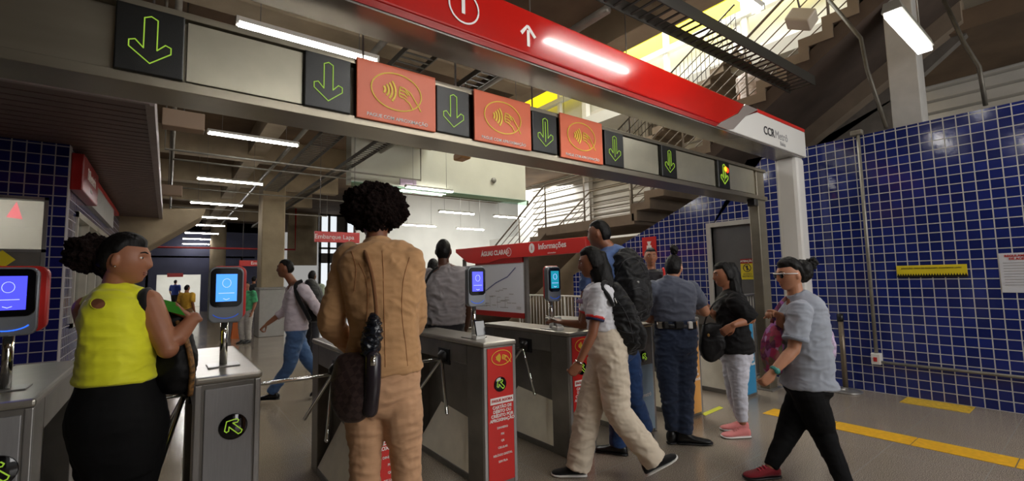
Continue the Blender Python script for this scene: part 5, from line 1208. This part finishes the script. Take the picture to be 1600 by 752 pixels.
p.garment('white_t_shirt', wt, [(tor[3][0] - UP * .02, .145, .12)] + [(q, a + .014, b + .014) for q, a, b in tor[3:7]] + [(tor[7][0] - UP * .01, .07, .062)], [sleeve(shN, elN, wrN, .07, .066, .05, .62), sleeve(shF, elF, wrF, .07, .066, .05, .62)], vox=.007, disp=(.016, .07))
e = shN.lerp(elN, .60); ax = (elN - shN).normalized()
obj('red_sleeve_band', MB().lathe(e, [(.0675, -.008), (.069, 0), (.067, .010)], 26, 0, ax), MT['red'], p.root)
obj('blue_sleeve_band', MB().lathe(e + ax * .014, [(.067, -.004), (.068, 0), (.064, .010)], 26, 0, ax), mat('navy_rib', S(28, 40, 80), .8), p.root)
e = shF.lerp(elF, .60); ax = (elF - shF).normalized(); obj('red_sleeve_band', MB().lathe(e, [(.0675, -.008), (.069, 0), (.067, .010)], 26, 0, ax), MT['red'], p.root)
obj('chest_emblem', MB().ell(J(910, 471, .02), .012, .05, .018, headM(-FR)), mat('emblem_print', S(150, 120, 150), .7), p.root)
cre = cloth('cream_twill', S(214, 200, 180), .8, bump=.45, bscale=8, stretch=(.7, .7, 1.5))
p.garment('cream_trousers', cre, [(q, a + .012, b + .01) for q, a, b in tor[0:4]], [([hipN, hipN.lerp(kN, .5), kN, kN.lerp(aN, .5), aN], [.112, .108, .098, .094, .088]), ([hipF, hipF.lerp(kF, .5), kF, kF.lerp(aF, .5), aF], [.112, .105, .098, .094, .09])], vox=.008, disp=(.016, .08), smooth=4)
obj('hair', cap_hair(hd, Mh, hs, .014, .064, -.10, .003, side=-.05), HAIR, p.root)
mb = MB(); loftE(mb, [(J(932, 398, .0), .055, .07), (J(936, 420, 0), .080, .085), (J(946, 448, -.02), .085, .07), (J(962, 480, -.07), .06, .05), (J(976, 510, -.08), .03, .025)], FF, 8, 40); obj('long_hair', wavy(mb, .012), HAIR, p.root)
WS = mat('white_rubber', S(228, 226, 222), .5)
shoe(p.root, 'shoe', J(1022, 742, -.12) + UP * .02, -FR * -.86 + UP * .45, cloth('black_canvas_shoe', S(14, 14, 16)), WS, .25, up=UP + FR * -.5, label='raised black canvas shoe with white sole')
aa = V((aF.x, aF.y, 0)); shoe(p.root, 'shoe', aa, -FR + FF * .1, bpy.data.materials['black_canvas_shoe'], WS, .25)
obj('bracelet', MB().lathe(wrN, [(.030, -.004), (.032, 0), (.030, .004)], 20, 0, (wrN - elN)), MT['chrome'], p.root)
t = thing('white_phone', J(862, 498, .25), 'white card held to the teal reader by the woman in white T-shirt', 'card'); c = J(861, 497, .25)
obj('card_body', MB().obox(c, (J(866, 500, .25) - J(852, 494, .25)) * .6, FF * .03, UP * .003), MT['white_gloss'], t)
t = thing('backpack', J(968, 500, -.02), 'black backpack slung on the long haired woman in white T-shirt', 'bag')
NY = cloth('black_nylon_bag', S(17, 17, 19), .55, bump=.3)
mb = MB(); loftE(mb, [(J(958, 448, -.02), .08, .045), (J(964, 470, -.02), .125, .085), (J(974, 500, -.02), .14, .105), (J(983, 530, -.02), .135, .085), (J(984, 548, -.02), .09, .045)], FF, ex=2.8); bo = remesh(mb, 'bag_body', NY, t, .007, 2, (.03, .07))
ZP = mat('zip_tape', S(48, 48, 52), .4)
surf_line('zip', bo, dens([(958, 462), (972, 480), (984, 505), (990, 535)]), .0028, ZP, t); surf_line('seam', bo, dens([(950, 500), (960, 512), (978, 520), (992, 520)]), .002, ZP, t)
mb = MB(); loftE(mb, [(J(990, 500, -.05), .09, .03), (J(997, 520, -.05), .10, .05), (J(998, 540, -.05), .08, .04)], FF, ex=3); remesh(mb, 'front_pocket', NY, t, .008, 2, (.008, .06))
obj('shoulder_strap', MB().tube([J(958, 478, -.15), J(950, 462, -.185), J(941, 450, -.18), J(944, 441, -.13), J(952, 444, -.06)], .015, 8, sub=4), NY, t)
obj('zip_pull', MB().tube([J(960, 466, -.16), J(964, 474, -.165)], .004, 6), MT['chrome'], t)
# ---------------------------------------------------------------- 6 tall man in blue polo
p = Pers(3.86, 'tall man in a blue polo and blue jeans behind the woman in cream trousers', -35, (968, 700))
J = p.J
tor = p.sec([(968, 560, 0, .11, .10), (967, 545, 0, .165, .125), (964, 515, 0, .16, .12), (960, 470, 0, .19, .13), (957, 425, 0, .20, .12), (954, 398, 0, .16, .09), (951, 388, 0, .08, .07)])
hd = J(936, 366, 0); Mh = headM(FF * .5 - FR * .85, pitch=-.1); hs = 1.02
shL, shR = J(926, 412, -.05), J(988, 412, .08); elL, wrL = J(915, 465, .0), J(908, 510, .12); elR, wrR = J(1002, 468, .14), J(985, 515, .28)
hl, hr = J(958, 558, -.04), J(980, 558, .05); kl, al = J(966, 630, -.06), J(966, 695, -.02); kr, ar_ = J(990, 622, .05), J(1008, 672, .15)
p.body(tor, hd, Mh, hs, [(shL, elL, wrL), (shR, elR, wrR)], [(hl, kl, al), (hr, kr, ar_)], SK['brown'], vox=.008, ar=(.052, .043, .03), hands=[(wrL, UP * -1 + FF * .5, FR, 1, dict(curl=.5)), (wrR, UP * -.5 + FF * .5, -FR, -1, dict(curl=.5))], nb=J(950, 388, 0), neck=.058)
face_parts(p.root, hd, Mh, hs); obj('hair', cap_hair(hd, Mh, hs, .005, .066, -.07, .002), HAIR, p.root)
p.garment('blue_polo', cloth('blue_polo_cloth', S(82, 104, 150), .8), [(q, a + .015, b + .015) for q, a, b in tor[2:6]] + [(tor[6][0], .08, .075)], [sleeve(shL, elL, wrL, .08, .075, .05, .8), sleeve(shR, elR, wrR, .08, .075, .05, .8)], vox=.009)
p.garment('jeans', cloth('dark_blue_denim', S(34, 60, 104), .85), [(q, a + .01, b + .01) for q, a, b in tor[0:3]], [([hl, hl.lerp(kl, .5), kl, kl.lerp(al, .5), al], [.11, .10, .082, .075, .07]), ([hr, hr.lerp(kr, .5), kr, kr.lerp(ar_, .5), ar_], [.11, .10, .08, .075, .07])], vox=.009)
shoe(p.root, 'shoe', V((al.x, al.y, 0)), -FR * .8 + FF * .4, MT['black'], MT['black'], .29); shoe(p.root, 'shoe', V((ar_.x, ar_.y, 0.03)), -FR * .8 + FF * .5, MT['black'], MT['black'], .29)
t = thing('backpack', J(990, 440, 0), 'large black backpack with small pale logo on the tall man', 'bag')
mb = MB(); loftE(mb, [(J(972, 396, -.08), .10, .06), (J(980, 412, -.10), .14, .10), (J(987, 445, -.11), .155, .125), (J(990, 478, -.10), .155, .12), (J(990, 498, -.08), .13, .08)], p.r, ex=2.8); bo = remesh(mb, 'bag_body', NY, t, .008, 2, (.03, .08)); surf_line('zip', bo, dens([(962, 432), (975, 408), (995, 405), (1010, 430)]), .0035, ZP, t)
c = J(996, 460, -.24); mb = MB(); loftE(mb, [(J(997, 440, -.21), .09, .03), (J(999, 462, -.22), .10, .045), (J(999, 486, -.20), .09, .03)], p.r, ex=3.2); fp = remesh(mb, 'front_pocket', NY, t, .007, 1, (.012, .06)); surf_line('zip', fp, dens([(985, 455), (998, 450), (1010, 456)]), .0035, ZP, t); surf_line('seam', fp, dens([(984, 486), (996, 489), (1010, 484)]), .0028, ZP, t)
obj('logo_badge', MB().ell(J(997, 441, -.255), .010, .004, .010, headM(-FF)), MT['grey_column'], t)
obj('top_handle', MB().tube([J(968, 398, -.12), J(976, 389, -.12), J(986, 397, -.12)], .008, 8, sub=3), NY, t)
# ---------------------------------------------------------------- 7 uniformed guard
p = Pers(4.07, 'uniformed guard in slate blue shirt and navy trousers with duty belt, hair in a topknot', 12, (1055, 650))
J = p.J
tor = p.sec([(1056, 560, 0, .11, .10), (1056, 540, 0, .165, .13), (1056, 520, 0, .168, .125), (1054, 500, 0, .155, .115), (1052, 478, 0, .172, .12), (1050, 456, 0, .190, .115), (1049, 443, 0, .155, .085), (1049, 434, 0, .07, .06)])
hd = J(1053, 419, .02); Mh = headM(FF * .85 + FR * .5, pitch=-.1); hs = .93
shL, shR = J(1020, 452, 0), J(1079, 452, 0); elL, wrL = J(1014, 497, .1), J(1024, 500, .3); elR, wrR = J(1101, 487, .06), J(1078, 482, .26)
hl, hr = J(1043, 548, 0), J(1069, 548, 0); kl, al = J(1047, 612, -.02), J(1052, 672, 0); kr, ar_ = J(1068, 612, -.03), J(1070, 676, -.03)
p.body(tor, hd, Mh, hs, [(shL, elL, wrL), (shR, elR, wrR)], [(hl, kl, al), (hr, kr, ar_)], SK['light'], vox=.007, ar=(.054, .046, .032), hands=[(wrL, FF + FR * .3, FR, 1, dict(curl=.6)), (wrR, FF - FR * .5, -FR, -1, dict(curl=.6))], nb=J(1050, 436, 0))
face_parts(p.root, hd, Mh, hs); obj('hair', cap_hair(hd, Mh, hs, .013, .064, -.07, .003), HAIR, p.root)
obj('topknot', puff(MB(), J(1053, 390, .02), (.035, .035, .045), None, .012, 30, 50, 2), HAIR, p.root)
us = cloth('slate_uniform_cloth', S(84, 88, 102), .75, bump=.35, bscale=8)
p.garment('uniform_shirt', us, [(q, a + .016, b + .014) for q, a, b in tor[3:7]] + [(tor[7][0] - UP * .0, .072, .065)], [sleeve(shL, elL, wrL, .08, .072, .05, .8), sleeve(shR, elR, wrR, .08, .074, .05, .72)], vox=.008, disp=(.016, .08))
nv = cloth('navy_uniform_cloth', S(44, 54, 76), .8, bump=.4, bscale=8)
p.garment('uniform_trousers', nv, [(q, a + .014, b + .012) for q, a, b in tor[0:4]], [([hl, hl.lerp(kl, .5), kl, kl.lerp(al, .5), al], [.112, .108, .088, .078, .064]), ([hr, hr.lerp(kr, .5), kr, kr.lerp(ar_, .5), ar_], [.112, .108, .088, .08, .066])], vox=.008, disp=(.018, .07))
b_ = obj('duty_belt', wavy(loftE(MB(), [(J(1055, 513, 0), .176, .134), (J(1055, 505, 0), .176, .134)], p.r, 2, 40, cap=False), 0), mat('belt_leather', S(16, 15, 16), .4), p.root)
for px_, w_, m_ in ((1031, .022, 'chrome'), (1040, .018, 'black'), (1061, .035, 'black'), (1078, .018, 'white_gloss'), (1084, .016, 'black')):
    q = hit(b_, px_, 508) or J(px_, 508, -.13); obj('belt_pouch', MB().obox(q - FF * .004, FR * w_, FF * .02, UP * .03), MT[m_], b_, .006)
obj('leg_pocket', MB().obox(J(1080, 582, -.04), FR * .012, FF * .06, UP * .075), nv, p.root, .01)
obj('shoulder_patch', MB().ell(J(1087, 462, -.03), .01, .03, .03), mat('patch_print', S(170, 176, 190), .7), p.root)
bl = mat('black_boot_leather', S(15, 15, 17), .3)
shoe(p.root, 'boot', V((al.x, al.y, 0)), FR * .8 + FF * .5, bl, MT['black'], .27, 1.1, high=.03); shoe(p.root, 'boot', V((ar_.x, ar_.y, 0)), FR * .97 - FF * .1, bl, MT['black'], .29, 1.1, high=.03)
# ---------------------------------------------------------------- 8 man facing us
c = J(1021, 500, 1.75); r_, hd, Mh, hs = standing(c.x, c.y, 1.80, -FF - FR * .15, 'man in a dark T-shirt facing the camera between backpack and guard', (cloth('charcoal_tee', S(44, 42, 46)), cloth('dark_pants', S(32, 32, 38))), SK['mid'], vox=.009)
face_parts(r_, hd, Mh, hs)
t = thing('red_bag_strap', J(1037, 425, 1.6), 'red shoulder strap on the man in the dark T-shirt', 'strap'); obj('webbing', MB().tube([J(1036, 419, 1.62), J(1038, 428, 1.58), J(1037, 440, 1.56)], .015, 8, sub=3), MT['red'], t)
# ---------------------------------------------------------------- 9 woman in black blouse
p = Pers(4.25, 'woman with long black hair in a loose black blouse and white trousers', -75, (1146, 650))
J = p.J
tor = p.sec([(1148, 572, 0, .10, .10), (1149, 555, 0, .155, .14), (1147, 535, 0, .16, .14), (1145, 512, 0, .145, .12), (1143, 490, 0, .15, .125), (1143, 470, 0, .165, .115), (1142, 460, 0, .13, .08), (1141, 453, 0, .06, .055)])
hd = J(1131, 430, 0); Mh = headM(-FR * .98 + FF * .1, pitch=-.12); hs = .95
shN, shF = J(1149, 473, -.15), J(1136, 472, .15); elN, wrN = J(1173, 499, -.17), J(1146, 508, -.26); elF, wrF = J(1122, 497, .1), J(1112, 488, -.02)
hipN, hipF = J(1152, 556, -.07), J(1146, 556, .08); kN, aN = J(1155, 608, -.08), J(1160, 659, -.08); kF, aF = J(1146, 610, .06), J(1158, 655, .10)
p.body(tor, hd, Mh, hs, [(shN, elN, wrN), (shF, elF, wrF)], [(hipN, kN, aN), (hipF, kF, aF)], SK['mid'], vox=.007, ar=(.048, .040, .027), hands=[(wrN, J(1129, 520, -.24) - wrN, FF - UP * .3, -1, dict(curl=.45, s=.95)), (wrF, -FR + UP * .5, FF, 1, dict(curl=.6))], nb=J(1139, 454, 0))
face_parts(p.root, hd, Mh, hs)
bk = cloth('black_blouse_cloth', S(14, 13, 15), .75, sheen=.05)
p.garment('black_blouse', bk, [(J(1147, 548, 0), .188, .172), (J(1146, 530, 0), .178, .16)] + [(q, a + .018, b + .018) for q, a, b in tor[3:7]] + [(tor[7][0], .065, .06)], [sleeve(shN, elN, wrN, .085, .088, .06, 1.0), sleeve(shF, elF, wrF, .085, .088, .06, 1.0), ([shN, shN.lerp(elN, .9) + UP * -.02], [.08, .095])], vox=.008, disp=(.018, .09))
wp = cloth('white_trouser_cloth', S(206, 206, 218), .8, bump=.3)
p.garment('white_trousers', wp, [(q, a + .008, b + .006) for q, a, b in tor[0:2]] + [(J(1148, 542, 0), .15, .13)], [([hipN, hipN.lerp(kN, .5), kN, kN.lerp(aN, .4), aN], [.105, .092, .068, .064, .045]), ([hipF, hipF.lerp(kF, .5), kF, kF.lerp(aF, .4), aF], [.105, .092, .068, .064, .045])], vox=.008, disp=(.010, .06))
obj('hair', cap_hair(hd, Mh, hs, .016, .064, -.10, .003, side=-.05), HAIR, p.root)
mb = MB(); loftE(mb, [(J(1138, 415, .0), .05, .06), (J(1144, 432, 0), .065, .07), (J(1148, 455, -.02), .075, .06), (J(1156, 480, -.04), .065, .05), (J(1163, 500, -.05), .03, .025)], FF, 8, 40); obj('long_hair', wavy(mb, .012), HAIR, p.root)
pk = cloth('pink_sneaker', S(214, 128, 126), .7)
shoe(p.root, 'sneaker', V((aN.x, aN.y, 0)), -FR, pk, WS, .25, 1.1, lace=pk); shoe(p.root, 'sneaker', V((aF.x, aF.y, 0)), -FR + FF * .1, pk, WS, .25, 1.1)
t = thing('handbag', J(1114, 535, -.05), 'black handbag with small gold emblem in front of the woman in black blouse', 'bag')
mb = MB(); loftE(mb, [(J(1113, 509, -.10), .085, .028), (J(1113, 530, -.10), .108, .045), (J(1114, 548, -.10), .112, .045), (J(1119, 557, -.10), .085, .035)], FR - UP * .12, ex=5); remesh(mb, 'bag_body', cloth('black_leather', S(15, 14, 16), .45, sheen=0), t, .008, 3, (.008, .1))
obj('strap', MB().tube([J(1100, 508, -.10), J(1106, 490, -.12), J(1118, 472, -.13), J(1136, 460, -.12)], .008, 8, sub=4), MT['black'], t)
obj('gold_emblem', MB().ell(J(1107, 524, -.155), .012, .004, .014, headM(-FF)), mat('gold_metal', S(190, 150, 90), .3, .9), t)
# ---------------------------------------------------------------- 10 woman in grey polo
p = Pers(3.35, 'woman in a light grey polo and black leggings walking left, white framed glasses', -80, (1255, 700))
J = p.J
tor = p.sec([(1262, 625, 0, .10, .10), (1262, 608, 0, .155, .145), (1262, 585, 0, .16, .15), (1261, 555, 0, .15, .145), (1258, 525, 0, .145, .145), (1255, 495, 0, .155, .14), (1252, 474, 0, .155, .11), (1246, 461, 0, .07, .065)])
hd = J(1234, 430, 0); Mh = headM(-FR * .99 - FF * .05, pitch=-.12); hs = .97
shN, shF = J(1250, 485, -.15), J(1240, 482, .15); elN, wrN = J(1240, 547, -.18), J(1208, 581, -.2); elF, wrF = J(1222, 528, .10), J(1219, 494, -.04)
hipN, hipF = J(1262, 614, -.07), J(1257, 614, .07); kF, aF = J(1230, 678, .04), J(1204, 730, .0); kN, aN = J(1289, 683, -.07), onZ(1326, 792, 0) + V((0, 0, .10))
p.body(tor, hd, Mh, hs, [(shN, elN, wrN), (shF, elF, wrF)], [(hipN, kN, aN), (hipF, kF, aF)], SK['light'], vox=.0055, ar=(.050, .040, .027), hands=[(wrN, J(1190, 603, -.2) - wrN, FF - FR * .2, -1, dict(curl=.55, s=.95)), (wrF, J(1206, 487, -.06) - wrF, FF * -.2 - UP * .6 - FR * .4, 1, dict(curl=.8, s=.92))], nb=J(1243, 462, 0))
face_parts(p.root, hd, Mh, hs)
gp = cloth('light_grey_pique', S(160, 166, 178), .85, bump=.3, bscale=9)
p.garment('grey_polo', gp, [(J(1263, 602, 0), .188, .182)] + [(q, a + .014, b + .012) for q, a, b in tor[2:7]] + [(tor[7][0] - UP * .0, .075, .07)], [sleeve(shN, elN, wrN, .080, .078, .05, .72), sleeve(shF, elF, wrF, .08, .076, .05, .72), ([J(1247, 466, 0), J(1242, 457, 0)], [.07, .064])], vox=.007, disp=(.018, .09))
e = shN.lerp(elN, .74); ax = (elN - shN).normalized(); obj('sleeve_cuff', MB().lathe(e, [(.080, -.010), (.082, 0), (.079, .012)], 28, 0, ax), cloth('grey_rib', S(138, 144, 156)), p.root)
p.garment('leggings', blk, [(q, a + .008, b + .006) for q, a, b in tor[0:2]] + [(J(1262, 600, 0), .15, .14)], [([hipN, hipN.lerp(kN, .5), kN, kN.lerp(aN, .5), aN], [.108, .102, .078, .062, .047]), ([hipF, hipF.lerp(kF, .5), kF, kF.lerp(aF, .5), aF], [.106, .098, .076, .062, .047])], vox=.008, disp=(.008, .08))
obj('hair', cap_hair(hd, Mh, hs, .018, .064, -.055, .004), HAIR, p.root)
obj('hair_bun', puff(MB(), J(1268, 412, 0), (.038, .038, .045), None, .014, 30, 60, 4), HAIR, p.root)
obj('hair_back', puff(MB(), J(1252, 424, 0), (.078, .075, .085), None, .008, 24, 60, 4), HAIR, p.root)
wf = mat('white_frame', S(228, 226, 224), .3)
g = obj('glasses', MB().tube([hd + Mh @ V((.079, -.012, .010)) * hs, hd + Mh @ V((.066, .080, .020)) * hs], .004, 8).tube([hd + Mh @ V((-.079, -.012, .010)) * hs, hd + Mh @ V((-.066, .080, .020)) * hs], .004, 8).tube([hd + Mh @ V((-.066, .082, .024)) * hs, hd + Mh @ V((0, .100, .022)) * hs, hd + Mh @ V((.066, .082, .024)) * hs], .0045, 8, sub=4), wf, p.root)
for sx in (-1, 1): obj('lens', MB().ell(hd + Mh @ V((sx * .036, .090, .006)) * hs, .025, .002, .019, Mh), MT['glass'], g)
obj('wrist_watch', MB().lathe(elN.lerp(wrN, .93), [(.030, -.012), (.033, -.008), (.033, .008), (.030, .012)], 22, 0, (wrN - elN)).ell(elN.lerp(wrN, .93) - FF * .033, .02, .012, .02, headM(-FF)), mat('teal_watch', S(50, 130, 124), .35), p.root)
rs_ = cloth('red_black_sneaker', S(120, 22, 34), .7)
shoe(p.root, 'sneaker', V((aF.x, aF.y, 0)) + UP * .005, -FR - FF * .05, rs_, MT['black'], .26, 1.05, lace=mat('pink_laces', S(230, 60, 90), .7)); shoe(p.root, 'sneaker', V((aN.x, aN.y, 0)) + UP * .01, -FR, rs_, MT['black'], .26, 1.05)
def floral():
    m = mat('floral_print', S(120, 40, 80), .7); nt = m.node_tree; b = nt.nodes['Principled BSDF']; tc = nnode(nt, 'ShaderNodeTexCoord'); v = nnode(nt, 'ShaderNodeTexVoronoi'); v.inputs['Scale'].default_value = 26
    n_ = nnode(nt, 'ShaderNodeTexNoise'); n_.inputs['Scale'].default_value = 18; nt.links.new(tc.outputs['Object'], v.inputs['Vector']); nt.links.new(tc.outputs['Object'], n_.inputs['Vector'])
    r = nnode(nt, 'ShaderNodeValToRGB'); e = r.color_ramp.elements; e[0].position = .0; e[0].color = S(40, 22, 34); e[1].position = 1; e[1].color = S(200, 190, 210)
    for po, co_ in ((.3, S(120, 30, 90)), (.5, S(180, 50, 90)), (.66, S(90, 90, 60)), (.8, S(160, 80, 160))): x = r.color_ramp.elements.new(po); x.color = co_
    nt.links.new(v.outputs['Color'], r.inputs[0]); nt.links.new(r.outputs[0], b.inputs['Base Color']); return m
FL = floral(); FL2 = mat('pale_floral', S(196, 176, 204), .7, var=.5, vscale=30)
t = thing('floral_bag', J(1200, 540, 0), 'dark pink floral bag carried in front of the woman in grey polo', 'bag')
mb = MB(); loftE(mb, [(J(1212, 508, .05), .05, .025), (J(1208, 526, .05), .09, .045), (J(1206, 552, .05), .10, .052), (J(1208, 580, .05), .08, .04)], FF, ex=2.8); remesh(mb, 'bag_body', FL, t, .008, 2, (.012, .08))
obj('strap', MB().tube([J(1206, 505, .0), J(1212, 486, .0), J(1226, 468, .02), J(1240, 462, .06)], .014, 8, sub=4), FL, t)
t = thing('floral_backpack', J(1291, 540, 0), 'pale lilac floral backpack behind the woman in grey polo', 'bag')
mb = MB(); loftE(mb, [(J(1282, 504, .04), .05, .03), (J(1288, 525, .04), .08, .04), (J(1290, 550, .04), .08, .045), (J(1289, 572, .04), .06, .03)], FF, ex=2.8); remesh(mb, 'bag_body', FL2, t, .008, 2, (.01, .08))
obj('strap', MB().tube([J(1284, 510, .0), J(1276, 490, .0), J(1262, 472, .02), J(1250, 466, .06)], .012, 8, sub=4), FL2, t)
# ---------------------------------------------------------------- people farther off
hp = onX(1169, 117, 8.35); r_, *_ = standing(hp.x, hp.y, 1.6, -FR - FF * .4, 'person in a pale shirt going up the stairs above the red beam', (cloth('pale_shirt', S(200, 190, 190)), cloth('grey_jeans', S(70, 74, 84))), SK['mid'], vox=.012)
r_.location.z = 2.62 + math.ceil((5.45 - hp.y) / .3) * .19
c = onY(487, 470, 9.6); r_, hd, Mh, hs = standing(c.x, c.y, 1.68, FF, 'person in a pale green top walking away beyond the striding man', (cloth('pale_green', S(150, 160, 140)), cloth('dark_pants2', S(44, 44, 50))), SK['dark'], step=.08)
t = thing('backpack', (c.x, c.y, 1.1), 'grey backpack on the person walking away beyond the striding man', 'bag'); loft_c = V((c.x, c.y, 0)) - FF * .2
mb = MB(); loftE(mb, [(loft_c + UP * .98, .12, .05), (loft_c + UP * 1.1, .15, .08), (loft_c + UP * 1.28, .14, .07), (loft_c + UP * 1.38, .09, .04)], FR, ex=2.8); remesh(mb, 'bag_body', cloth('grey_pack', S(70, 76, 70)), t, .014, 2)
c = onZ(272, 482, 0); standing(onY(273, 470, 31.5).x, 31.5, 1.74, -FR * .2 + FF, 'person in a blue shirt standing in the far lit doorway', (cloth('blue_shirt', S(40, 60, 130)), cloth('black_pants', S(20, 20, 24))), SK['mid'], vox=.02)
c = onY(396, 470, 17.5); standing(c.x, c.y, 1.7, FF - FR * .4, 'person in dark top far down the hall left of the concrete column', (cloth('dark_top2', S(34, 34, 40)), cloth('grey_pants', S(90, 90, 100))), SK['mid'], vox=.018)
c = onY(385, 470, 13.0); standing(c.x, c.y, 1.5, -FF, 'person in a green and white top beside the concrete column', (mat('green_white_cloth', S(70, 160, 110), .8, var=.6, vscale=9), cloth('pale_trousers', S(180, 176, 170))), SK['mid'], vox=.016)
c = onY(291, 480, 16.0); standing(c.x, c.y, 1.45, FF, 'person in yellow far behind the green card', (cloth('amber_top', S(220, 170, 60)), cloth('brown_trousers', S(120, 90, 60))), SK['mid'], vox=.018)
